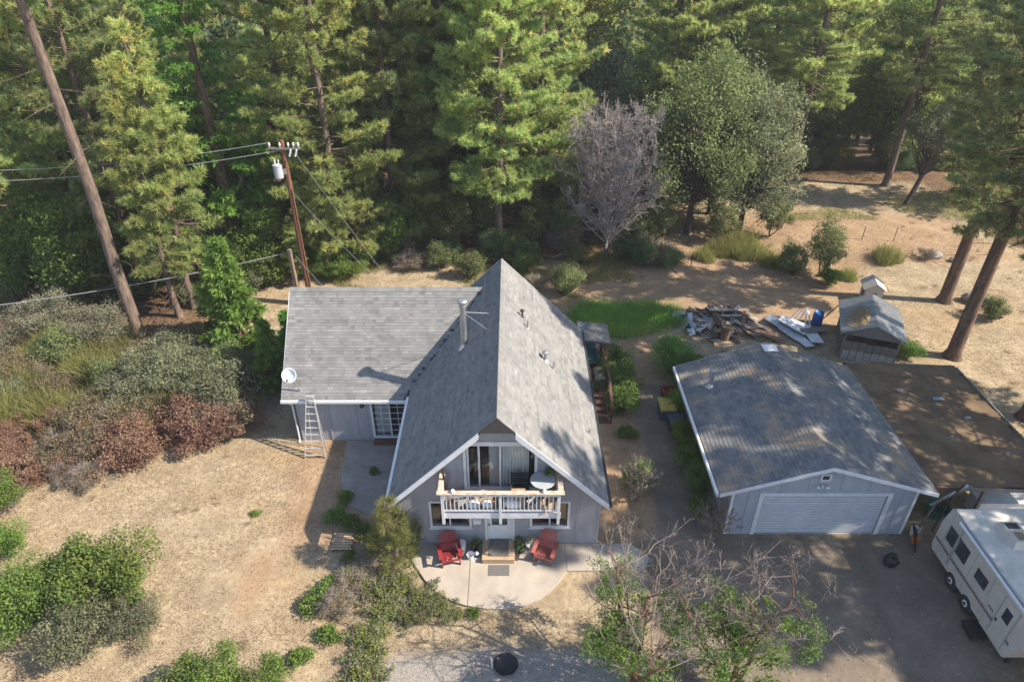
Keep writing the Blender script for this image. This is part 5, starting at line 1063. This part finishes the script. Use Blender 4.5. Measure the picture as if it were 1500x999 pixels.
proto('bare_shrub', twiggy(5, 1.7, 1.0, 14, 5, 5, .03, .05, 1.0, 0, stems=3, up=.7, fine=1), 'twig_pale', 'oak_leaves')
proto('fallen', twiggy(7, 4.2, 1.3, 14, 5, 5, .09, .15, 1.0, 0, up=.6, fine=1), 'bark_grey', 'oak_leaves')
for key, args in (('grass_olive', (1, 900, .9, .9, 1.3, .3)), ('grass_tall', (2, 1000, .75, .75, 1.25, .4))):
    B = grass(*args); n_ = len(B[1]); PROTO[key] = (grass_mesh(B, np.clip(np.random.RandomState(3).normal(.5, .25, n_), 0, 1)), None, 'grass_olive', None)

# ------------------------------------------------------------------ named trees
taken = []
def tree(key, name, label, x, y, s=1.0, group=None, cat='tree', rz=None, sz=None):
    taken.append((x, y)); return plant(key, name, label, cat, x, y, rz, s, group, sz=sz)
tree('pine_tall', 'pine_tree', 'very tall pine with a long bare trunk beside the scrub', -21.35, 33.0)
tree('pine_slim', 'pine_tree', 'slender pine with drooping crown right behind the very tall bare trunk', -19.7, 34.8)
tree('pine_slim', 'pine_tree', 'thin pine paired with the slender drooping pine', -19.2, 35.8, 1.12)
tree('pine_e', 'pine_tree', 'broad full pine behind the overhead wires', -24.5, 40.0, 1.08)
tree('cedar_a', 'cedar_tree', 'tall bright green cedar left of the utility pole', -18.2, 41.5, 1.08)
tree('pine_a', 'pine_tree', 'full pine with low crown right behind the utility pole', -11.4, 41.0, 1.04)
tree('pine_b', 'pine_tree', 'tall pine with bare lower trunk rising behind the house ridge', -.95, 43.2, .98)
tree('pine_c', 'pine_tree', 'pine standing left of the pine behind the house ridge', -4.6, 47.2, 1.1)
for x, y, s in ((-7.2, 49.6, 1.0), (-5.4, 51.5, 1.02), (-3.3, 49.4, .95), (-9.5, 47.5, 1.0)):
    tree('pine_d', 'pine_tree', 'straight pine with slim bare trunk in the forest edge behind the wing', x, y, s * .85, 'forest edge pines')
tree('dead_tree', 'dead_tree', 'dead grey leafless tree with dense twigs at the forest edge', 6.5, 43.2)
tree('oak_a', 'oak_tree', 'big round olive green oak right of the dead tree', 12.9, 46.6, .98, sz=1.1)
tree('oak_b', 'oak_tree', 'grey green oak leaning against the big round oak', 17.0, 47.4, .95, sz=1.1)
tree('oak_a', 'oak_tree', 'olive oak filling the gap behind the big round oak', 15.6, 50.8, 1.0)
tree('oak_b', 'oak_tree', 'grey green oak standing deep behind the dead tree', 8.8, 55.5, 1.35)
tree('fir_a', 'fir_tree', 'dark fir behind the dead tree', 3.6, 49.5, .95)
tree('oak_dark', 'oak_tree', 'dark green oak between the dark fir and the house pine', 1.6, 52.5, 1.05)
tree('maple', 'maple_tree', 'yellow green broadleaf tree deep behind the dark fir', 4.5, 61.5, 1.25)
tree('pine_d', 'pine_tree', 'pine with dark trunk above the grey green oaks', 22.4, 53.5, .98)
tree('pine_b', 'pine_tree', 'tall pine rising behind the big round oak', 15.3, 54.5, 1.1)
tree('pine_e', 'pine_tree', 'full dull pine behind the oaks at the clearing edge', 19.5, 59, 1.15)
tree('pine_d', 'pine_tree', 'pine with dark trunk beside the small leaning oak', 32.4, 57.0, 1.0)
tree('oak_lean', 'oak_tree', 'small leaning grey oak at the far end of the clearing', 31.8, 52.3, 1.0, rz=0)
tree('pine_red', 'pine_tree', 'red barked pine farther along the right side of the clearing', 26.6, 36.6, .88)
tree('pine_red', 'pine_tree', 'thick red barked pine right of the lattice shed', 23.95, 30.7, .9, rz=1.0)
tree('pine_red', 'pine_tree', 'red barked pine at the corner of the lean-to', 24.6, 25.4, .85, rz=4.0)
tree('cedar_young', 'cedar_tree', 'young bright green cedar beside the wing', -14.4, 30.4, 1.25)
tree('cedar_young', 'cedar_tree', 'small bright cedar growing left of the young bright cedar', -15.8, 32.4, 1.0)
tree('cedar_small', 'cedar_tree', 'dark green young cedar in the shade left of the wing corner', -11.9, 27.8, .95)
tree('cedar_small', 'cedar_tree', 'little dark cedar close to the wing rake', -11.6, 29.8, .8)
tree('pine_slim', 'pine_tree', 'short pine just behind the short service post', -13.6, 38.4, .34)
tree('sapling_bright', 'young_tree', 'bright leafy young tree under the overhead wires', -25.5, 36.2, 1.35)
tree('sapling_bright', 'young_tree', 'leafy young tree beneath the full pine behind the wires', -28.5, 38.5, 1.3)
tree('sapling_bright', 'young_tree', 'leafy young tree at the foot of the bright tall cedar', -15.3, 38.6, 1.0)
for x, y in ((27.4, 19.5), (31.0, 25), (27.4, 13.9), (30.0, 5.5)):      # the shade on garage and drive falls from these
    tree('pine_d' if y != 13.9 else 'pine_b', 'pine_tree', 'tall pine standing right of the trailer and driveway', x, y, 1.04 if y == 13.9 else .86, 'pines right of the driveway')
for x, y, s, k, l in ((-6.3, 43.8, 1.1, 'sapling_bright', 'bright green sapling at the forest edge behind the wing'), (-4.2, 43.2, .95, 'sapling', 'olive sapling behind the wing ridge'), (-2.8, 44.6, 1.1, 'sapling', 'taller olive sapling left of the house pine'), (-8.2, 42.6, .9, 'sapling_bright', 'leafy bright sapling right of the pole pine'), (1.6, 45.2, .8, 'sapling', 'olive sapling right of the house pine'), (4.0, 45.6, .9, 'sapling', 'olive sapling left of the dead tree'), (8.4, 44.8, .75, 'sapling', 'olive sapling right of the dead tree foot'), (10.4, 45.4, .8, 'sapling', 'low olive sapling at the left foot of the big round oak'), (14.9, 44.9, .7, 'sapling', 'low olive sapling between the two oak trunks'), (18.9, 46.3, .75, 'sapling', 'low olive sapling at the right foot of the grey green oak')):
    tree(k, 'sapling_tree', l, x, y, s)
for k, l, x, y, s in (('pine_a', 'full pine at the left end of the forest front', -31.5, 38.5, 1.0), ('pine_c', 'shorter pine between the left end pine and the very tall trunk', -28.2, 41.5, 1.1), ('pine_a', 'dense pine between the bright cedar and the pole pine', -14.6, 45.0, 1.1), ('cedar_b', 'narrow green cedar left of the very tall bare trunk', -26.8, 45, 1.1), ('oak_c', 'bright green broadleaf tree behind the slender paired pines', -21.5, 44.5, .8), ('pine_e', 'full pine right of the pole pine', -8.0, 44.6, 1.05), ('oak_c', 'bright broadleaf tree behind the straight forest edge pines', -4.5, 56, 1.0), ('pine_c', 'pine just right of the house ridge pine', 1.8, 47.0, 1.15), ('oak_dark', 'dark broadleaf tree behind the saplings', -2.0, 52.5, .7)):
    tree(k, {'p': 'pine_tree', 'c': 'cedar_tree', 'o': 'oak_tree'}[k[0]], l, x, y, s)
# forest filling the slope behind
fr_ = random.Random(21); kinds = ['pine_a', 'pine_c', 'pine_e', 'pine_d', 'pine_b', 'cedar_a', 'cedar_b', 'fir_a', 'oak_c', 'pine_a', 'pine_c', 'pine_a', 'pine_b', 'pine_c', 'oak_b', 'maple']
nice = {'pine': ('pine_tree', 'olive green pine', 'forest pines'), 'ceda': ('cedar_tree', 'bright green cedar', 'forest cedars'), 'fir_': ('fir_tree', 'dark conical fir', 'forest firs'), 'oak_': ('oak_tree', 'broadleaf round oak', 'forest oaks'), 'mapl': ('maple_tree', 'yellow green maple', 'forest maples')}
nf_ = 0
def forest(y0, y1, step, jit, edge):
    global nf_
    y = y0
    while y < y1:
        half = .80 * (.839 * y + 11.4) + 4; x = -half
        while x < half:
            xx, yy = x + fr_.uniform(-jit, jit), y + fr_.uniform(-jit, jit)
            front = edge(xx)
            if yy > front and all((xx - a) ** 2 + (yy - b_) ** 2 > (3.3 if step < 7 else 4) ** 2 for a, b_ in taken):
                k = fr_.choice(kinds); nm, lb_, gp = nice[k[:4]]
                zn = 'far back in the hazy forest' if yy > 100 else ('deep in the forest left of the utility pole' if xx < -16 else 'in the forest behind the wing roof' if xx < -3 else 'in the forest behind the dead tree' if xx < 12 else 'in the forest behind the oaks' if xx < 25 else 'in the dark forest past the clearing') + (', among the rear rows' if yy > 70 else '')
                tree(k, nm, lb_ + ' ' + zn, xx, yy, fr_.uniform(.82, 1.18), gp + ' ' + zn); nf_ += 1
            x += step
        y += step
def edge(x):
    if x < -17: return 36.5 + .12 * abs(x + 17)
    if x < 5: return 45.5
    if x < 20: return 50 + .2 * (x - 5)
    if x < 37: return 61
    return 44
forest(38, 72, 7.5, 2.5, edge); forest(73, 112, 9.5, 3, edge); forest(114, 250, 15, 5, edge)

# ------------------------------------------------------------------ shrubs
S_ = [('manzanita', 'grey green manzanita below the tall bare trunk', -22.6, 31.6, 1.05), ('manzanita', 'pale manzanita bush under the low cable', -25.8, 32.4, 1.1), ('manzanita', 'pale manzanita at the left scrub edge', -27.8, 29.4, 1.15),
      ('shrub_mixed', 'mixed green brown shrub in the middle of the scrub', -16.6, 27.0, 1.25), ('shrub_mixed', 'large mixed shrub nearest to the wing in the scrub', -13.9, 26.0, 1.3), ('bush_brown', 'brown rounded shrub before the wing corner', -13.0, 24.9, 1.15),
      ('bush_green', 'olive shrub beside the dark cedar', -14.6, 28.0, 1.2), ('bush_bright', 'yellow green shrub at the far left of the yard', -20.6, 19.6, .75)]
for k, l, x, y, s in S_: plant(k, 'shrub', l, 'shrub', x, y, None, s, None, 'stems', 'leaves')
r2 = random.Random(4)
sk = {'bush_maroon': ('reddish brown dry shrub in the scrub left of the yard', 'red brown scrub'), 'bush_brown': ('dull brown leafy shrub in the scrub left of the yard', 'brown scrub'), 'bush_tangle': ('bare grey twiggy shrub in the scrub left of the yard', 'bare scrub'), 'shrub_mixed': ('grey green shrub in the scrub left of the yard', 'green scrub'), 'bush_green': ('small olive shrub in the scrub left of the yard', 'olive scrub')}
for i in range(110):
    x = -28 + r2.random() * 15.2; lo = 24.5 + (x + 12.8) * .74; y = lo + (30.5 - lo) * (r2.random() ** 1.15); f = (y - lo) / max(1, 30.5 - lo)
    k = r2.choice(['bush_maroon', 'bush_maroon', 'bush_maroon', 'bush_brown', 'bush_tangle'] if f < .55 else ['bush_brown', 'shrub_mixed', 'bush_tangle', 'bush_green', 'bush_brown'])
    plant(k, 'shrub', sk[k][0], 'shrub', x, y, None, .65 + .55 * r2.random(), sk[k][1], 'stems', 'leaves')
for i in range(34):
    plant('grass_olive', 'grass_clump', 'olive broom clump in the scrub below the pines', 'grass', -26 + r2.random() * 11, 25.0 + r2.random() * 6, None, .9 + .6 * r2.random(), 'olive broom clumps', 'blades')
# forest edge understorey
for i in range(40):
    x = -16 + r2.random() * 27; k = r2.choice(['bush_green', 'bush_bright', 'bush_dark', 'shrub_mixed', 'bush_tangle']); plant(k, 'shrub', 'leafy undergrowth shrub along the forest edge behind the house', 'shrub', x, 39.5 + r2.random() * 5 + (1.5 if x > 2 else 0), None, .6 + .6 * r2.random(), 'forest edge undergrowth', 'stems', 'leaves')
for i in range(22):
    x = -31 + r2.random() * 15; plant(r2.choice(['bush_green', 'sapling_bright', 'bush_dark', 'shrub_mixed']), 'shrub', 'leafy undergrowth shrub beneath the pines left of the pole', 'shrub', x, 35 + r2.random() * 7, None, .6 + .5 * r2.random(), 'left undergrowth', 'stems', 'leaves')
for i in range(20):
    x = 18 + r2.random() * 22; plant(r2.choice(['bush_green', 'bush_dark', 'sapling', 'bush_dark']), 'shrub', 'dark undergrowth shrub beneath the trees past the clearing', 'shrub', x, 59.5 + r2.random() * 5, None, .8 + .7 * r2.random(), 'far undergrowth', 'stems', 'leaves')
for k, nm, l, x, y, s, c in (('bush_green', 'shrub', 'rounded olive bush at the grassy patch behind the house', 3.4, 37.6, 1.05, 'shrub'), ('bush_tangle', 'shrub', 'low grey shrub left of the rounded olive bush', 1.5, 38.0, .8, 'shrub'),
      ('sapling', 'shrub', 'large dark green shrub in the middle of the clearing', 20.3, 40.2, .85, 'shrub'), ('bush_green', 'shrub', 'olive shrub touching the large clearing shrub', 18.6, 40.6, 1.1, 'shrub'), ('bush_bright', 'shrub', 'bright low shrub in front of the large clearing shrub', 20.4, 38.9, .6, 'shrub'),
      ('grass_olive', 'broom_clump', 'olive broom clump alone on the dry clearing', 25.7, 42.3, 1.05, 'grass'), ('bush_tangle', 'shrub', 'grey dry shrub near the boulder', 28.4, 42.6, .6, 'shrub'), ('bush_bright', 'shrub', 'green vine on the lattice shed side', 21.4, 30.6, .55, 'shrub'),
      ('bush_bright', 'shrub', 'green shrub right of the lean-to', 22.2, 21.8, .8, 'shrub'), ('bush_green', 'shrub', 'olive shrub beneath the red barked pines', 28.2, 34.5, .8, 'shrub')):
    plant(k, nm, l, c, x, y, None, s, None, 'blades' if 'grass' in k else 'stems', 'leaves')
for x, y, s in ((15.2, 43.8, 1.1), (16.2, 44.4, 1.3), (14.4, 43.3, .9), (16.9, 42.8, 1.0), (17.6, 41.6, .9), (13.2, 42.4, .8), (15.6, 42.9, .9), (10.8, 42.3, .7), (22.0, 39.9, .7)):
    plant('grass_olive', 'broom_clump', 'olive broom clump along the edge of the dirt clearing', 'grass', x, y, None, s, 'clearing broom clumps', 'blades')
fl_ = plant('fallen', 'fallen_branch', 'fallen bleached branch lying right of the dead tree', 'branch', 11.4, 42.6, 0, 1.0, None, 'branches'); fl_.rotation_euler = (R(-6), R(-84), R(10)); fl_.location.z = .35
fl_ = plant('fallen', 'fallen_branch', 'small bleached branch lying left of the dead tree', 'branch', 2.8, 42.4, 0, .6, None, 'branches'); fl_.rotation_euler = (R(10), R(80), R(30)); fl_.location.z = .3
def rock(x, y, r_, label, seed):
    rs = np.random.RandomState(seed); nu, nv = 12, 7; P = []
    for j in range(nv + 1):
        for i in range(nu):
            a = 2 * math.pi * i / nu; p = math.pi * j / nv; q = 1 + .22 * math.sin(2 * a + seed) * math.sin(p) + .07 * rs.randn(); P.append((x + r_ * q * math.sin(p) * math.cos(a), y + r_ * .8 * q * math.sin(p) * math.sin(a), gz(x, y) + r_ * .35 - r_ * .6 * math.cos(p)))
    tag(MB().add(P, [(j * nu + i, j * nu + (i + 1) % nu, (j + 1) * nu + (i + 1) % nu, (j + 1) * nu + i) for j in range(nv) for i in range(nu)]).build('boulder', 'stone'), label, 'boulder')
rock(29.2, 42.8, .5, 'grey boulder beside the dry shrub in the clearing', 1); rock(30.4, 42.2, .4, 'smaller boulder right of the grey boulder', 2); rock(28.4, 36.4, .7, 'large half buried boulder behind the red barked pine', 3)
for i, (x, y) in enumerate(((8.6, 41.6), (10.2, 41.4), (12.0, 41.2), (23.4, 45.8), (27.6, 45.4), (25.4, 45.6))):
    tag(MB().tube([(x, y, gz(x, y) - .05), (x + .03, y, 1.2)], .03, 6).build('fence_stake', 'dark_board'), 'thin dark fence stake along the clearing edge', 'stake', 'clearing fence stakes')
# hedges beside the deck and the garage
for k, l, x, y, s in (('hedge_bright', 'bright green hedge shrub at the porch end of the side deck', 5.45, 29.0, 1.05), ('hedge_bright', 'bright green hedge shrub in the middle of the side deck', 5.4, 27.6, 1.1), ('hedge_bright', 'bright green hedge shrub by the deck stairs', 5.35, 26.2, .95), ('weed', 'small yellow green weed on the soil below the deck stairs', 5.35, 24.2, 1.2),
      ('hedge_dark', 'dark round shrub by the right house corner', 5.35, 20.9, .75), ('hedge_dark', 'dark creeper climbing the back garage corner', 8.3, 29.3, 1.2), ('hedge_dark', 'low dark creeper behind the garage gutter', 9.2, 28.3, .95), ('hedge_dark', 'dark shrub between the red crate and garage', 8.15, 25.9, .8),
      ('hedge_bright', 'leafy green shrub under the middle of the garage gutter', 7.9, 23.6, .8), ('hedge_bright', 'leafy green shrub under the garage gutter near the stake', 7.95, 22.2, .85), ('hedge_dark', 'dark shrub under the front end of the garage gutter', 7.95, 20.8, .8), ('weed', 'yellow weed at the front garage corner', 7.7, 19.6, 1.4)):
    plant(k, 'shrub', l, 'shrub', x, y, None, s, None, 'stems', 'leaves')
plant('bare_shrub', 'bare_shrub', 'pale leafless shrub at the right house corner', 'shrub', 5.1, 20.2, None, 1.15, None, 'branches')
plant('bare_shrub', 'bare_shrub', 'pale leafless shrub at the garage front corner', 'shrub', 7.7, 18.3, None, 1.1, None, 'branches')
# foreground plants
tree('fore_tree', 'young_tree', 'half bare tree with red stems in front of the driveway', 3.9, 12.3, 1.0)
tree('fore_tree', 'young_tree', 'second half bare tree reaching over the driveway', 6.9, 11.9, .95, rz=2.0)
tree('pine_young', 'young_pine', 'small light green young pine at the left front house corner', -4.35, 17.0)
plant('bush_bright', 'shrub', 'large bright green bush alone on the dry yard', 'shrub', -14.4, 15.4, .4, 1.3, None, 'stems', 'leaves')
for k, l, x, y, s in (('bush_bright', 'bright green bush left of the large yard bush', -16.6, 14.6, 1.15), ('shrub_mixed', 'grey green bush in front of the large yard bush', -14.2, 13.4, .95), ('shrub_mixed', 'grey green low bush right of the large yard bush', -12.7, 14.2, .7), ('shrub_mixed', 'grey green low bush between the yard bushes', -15.6, 16.2, .75), ('bush_bright', 'yellow green bush at the far left beyond the yard bush', -19.2, 17.2, .7),
      ('bush_bright', 'bright green bush at the front of the dry yard', -9.2, 11.6, .95), ('bush_bright', 'bright green bush beside the front yard bush', -7.6, 11.4, .85), ('bush_green', 'small green bush left of the front yard bush', -10.6, 11.7, .6)):
    plant(k, 'shrub', l, 'shrub', x, y, None, s, None, 'stems', 'leaves')
for x, y, s in ((-4.0, 15.9, 1.0), (-3.2, 15.3, .9), (-2.5, 14.95, .7), (-4.4, 14.9, 1.0), (-3.6, 14.6, .7), (-4.9, 13.9, .95), (-4.6, 13.1, 1.0), (-4.9, 12.3, 1.0), (-1.9, 14.75, .45), (-5.2, 15.7, .95)):
    plant('vine', 'vine_patch', 'yellow green vine sprawling along the patio edge', 'vine', x, y, None, s, 'patio vines', 'stems', 'leaves')
for x, y, s, k in ((-6.6, 15.6, 1.3, 'weed'), (-6.0, 16.3, 1.2, 'weed'), (-7.0, 15.1, 1.2, 'weed'), (-6.2, 13.9, 1.0, 'weed'), (-6.9, 13.1, 1.0, 'weed'), (-7.6, 12.8, .8, 'weed'), (-7.1, 19.2, 1.1, 'weed'), (-6.4, 18.8, 1.1, 'weed'), (-6.9, 20.2, .9, 'weed'), (-5.8, 18.4, .9, 'weed'), (-5.3, 17.7, 1.0, 'weed'), (-1.35, 14.8, .6, 'weed'), (-6.1, 17.2, .8, 'weed'), (-10.4, 19.4, .5, 'weed'), (-6.0, 21.8, .6, 'weed')):
    plant(k, 'weed', 'low green weed growing in the soil left of the patio', 'weed', x, y, None, s, 'weeds left of the patio', 'stems', 'leaves')
for x, y, s in ((-5.8, 15.9, .85), (-6.0, 15.0, .9), (-5.5, 16.7, .8)):
    plant('bush_tangle', 'shrub', 'dry tangled shrub between the weeds and the vines', 'shrub', x, y, None, s * .7, 'tangled shrubs', 'stems', 'leaves')
# ------------------------------------------------------------------ ground cover (uncountable)
rs = np.random.RandomState(77)
def scatter(n, x0, x1, y0, y1, ok):
    P = np.column_stack([rs.uniform(x0, x1, n), rs.uniform(y0, y1, n)]); q = ok(P[:, 0], P[:, 1]); P = P[q]; return np.column_stack([P, ground_z(P[:, 0], P[:, 1])])
built = lambda x, y: ((x > -4.3) & (x < 3.5) & (y > 17.7) & (y < 29)) | ((x > -9.7) & (x < -4) & (y > 23.9) & (y < 31)) | ((x > 8.2) & (x < 15.4) & (y > 18.3) & (y < 26)) | ((x > 15.2) & (x < 21.3) & (y > 18.6) & (y < 27)) | ((x > -4) & (x < 5) & (y > 14.9) & (y < 17.9)) | ((x > -7.6) & (x < -4.2) & (y > 19.2) & (y < 24)) | ((x > 5.9) & (x < 18.4) & (y > 9) & (y < 18.5)) | ((x > 5.9) & (x < 8.3) & (y > 18) & (y < 28.4)) | ((x > -4.2) & (x < 4.2) & (y < 13.4))
dirtpatch = lambda x, y: ((x + 9.4) / .9) ** 2 + ((y - 16.2) / 2.1) ** 2 < 1
P = scatter(70000, -24, -4.3, 8.5, 25, lambda x, y: ~built(x, y) & ~dirtpatch(x, y) & (rs.rand(len(x)) < .35 + .65 * (wob(x * 4, y * 4) > -.1)))
P2 = scatter(16000, -5, 6, 11, 17, lambda x, y: ~built(x, y)); P3 = scatter(60000, 17, 42, 27, 58, lambda x, y: ~built(x, y) & (wob(x * 2, y * 2) > -.35)); P = np.concatenate([P, P2, P3])
B = blades(rs, P, .085, .9, .007); o = link('dry_grass', grass_mesh(B, np.clip(rs.normal(.5, .22, len(P)), 0, 1)), 'grass_dry'); tag(o, 'short dry straw grass on the yard and clearing', 'grass', kind='stuff')
P = np.concatenate([scatter(16000, -24, 6, 8.5, 25, lambda x, y: ~built(x, y) & (rs.rand(len(x)) < .8)), scatter(24000, 2, 40, 28, 58, lambda x, y: ~built(x, y)), scatter(2200, 5, 18, 8, 18.3, lambda x, y: x > 0)]); P[:, 2] += .012
nb2 = NB(); nb2.add(leaves(rs, P, .028, None, 2.0, .6), np.clip(rs.rand(len(P)) ** 1.3, 0, 1)); tag(link('leaf_litter', nb2.mesh('leaf_litter'), 'litter'), 'fallen leaves and twigs scattered over the ground', 'leaf litter', kind='stuff')
P = scatter(26000, -40, 22, 31, 58, lambda x, y: (y > 40) | (x < -13)); P[:, 2] += .012
nb2 = NB(); nb2.add(leaves(rs, P, .06, None, 1.6, .4), rs.rand(len(P))); tag(link('needle_duff', nb2.mesh('needle_duff'), 'duff'), 'brown needle duff on the forest floor', 'needle duff', kind='stuff')
gq = lambda x, y: (((x - 6.6) / 3.3) ** 2 + ((y - 34.6) / 1.9) ** 2 + .5 * wob(x * 4, y * 4) + .35 * rs.randn(len(x)) < .85)
P = scatter(30000, 3, 10.5, 32.2, 37.2, gq); B = blades(rs, P, .62, .35, .012); tag(link('green_grass', grass_mesh(B, np.clip(rs.normal(.45, .25, len(P)) + .3 * (P[:, 1] < 33.6), 0, 1)), 'grass_green'), 'tall green grass patch behind the house', 'grass', kind='stuff')
P = scatter(16000, 20, 38, 49, 57, lambda x, y: wob(x * 1.7, y * 1.7) > .25); B = blades(rs, P, .3, .4, .012); tag(link('sparse_grass', grass_mesh(B, np.clip(rs.normal(.5, .25, len(P)), 0, 1)), 'grass_olive'), 'sparse green grass at the far end of the clearing', 'grass', kind='stuff')
P = scatter(14000, -13, 8, 38.3, 43.5, lambda x, y: wob(x * 2.2, y * 2.2) > .0); B = blades(rs, P, .42, .4, .012); tag(link('edge_grass', grass_mesh(B, np.clip(rs.normal(.5, .25, len(P)), 0, 1)), 'grass_olive'), 'rough olive grass along the forest edge behind the house', 'grass', kind='stuff')
P = scatter(9000, -4.4, 4.4, 8, 13.5, lambda x, y: y > 0); P[:, 2] += .01
nb2 = NB(); nb2.add(leaves(rs, P, .022, None, 2.5, .8), .4 + .6 * rs.rand(len(P))); tag(link('gravel_stones', nb2.mesh('gravel_stones'), 'stone'), 'loose grey gravel in front of the patio', 'gravel', kind='stuff')
C_ = scatter(420, -24, 40, 9, 57, lambda x, y: ~built(x, y) & ~dirtpatch(x, y)); P = np.repeat(C_, 34, 0); P[:, :2] += rs.randn(len(P), 2) * .10; B = blades(rs, P, .22, .55, .007); tag(link('dry_tufts', grass_mesh(B, np.clip(rs.normal(.4, .22, len(P)), 0, 1)), 'grass_dry'), 'dead straw tufts standing about the yard and clearing', 'grass', kind='stuff')
A = scatter(2600, -24, 40, 9, 58, lambda x, y: ~built(x, y)); A[:, 2] += .012; an = rs.rand(len(A)) * 6.28; ln = rs.uniform(.06, .35, len(A)); B = A + np.column_stack([np.cos(an) * ln, np.sin(an) * ln, rs.rand(len(A)) * .04])
nb2 = NB(); nb2.add(prisms(A, B, .008, .005)); tag(link('fallen_twigs', nb2.mesh('fallen_twigs'), 'twig_pale'), 'dead twigs strewn over the ground', 'twigs', kind='stuff')
# ------------------------------------------------------------------ haze in the air
HAZE = .00045
hb = MB().box(-900, 900, -400, 1200, -26, 90).build('haze', 'stone'); hb.data.materials.clear()
hm = bpy.data.materials.new('haze_air'); hm.use_nodes = True; nt = hm.node_tree; nt.nodes.remove(nt.nodes['Principled BSDF']); pv = nt.nodes.new('ShaderNodeVolumePrincipled')
pv.inputs['Density'].default_value = HAZE; pv.inputs['Color'].default_value = (.86, .90, .95, 1); pv.inputs['Anisotropy'].default_value = .3; nt.links.new(pv.outputs[0], nt.nodes['Material Output'].inputs['Volume'])
hb.data.materials.append(hm); tag(hb, 'thin pale haze in the air', kind='stuff'); hb.display_type = 'WIRE'
print('trees in forest', nf_, 'objects', len(bpy.data.objects), 'tris', sum(len(m.loops) for m in bpy.data.meshes) // 3)
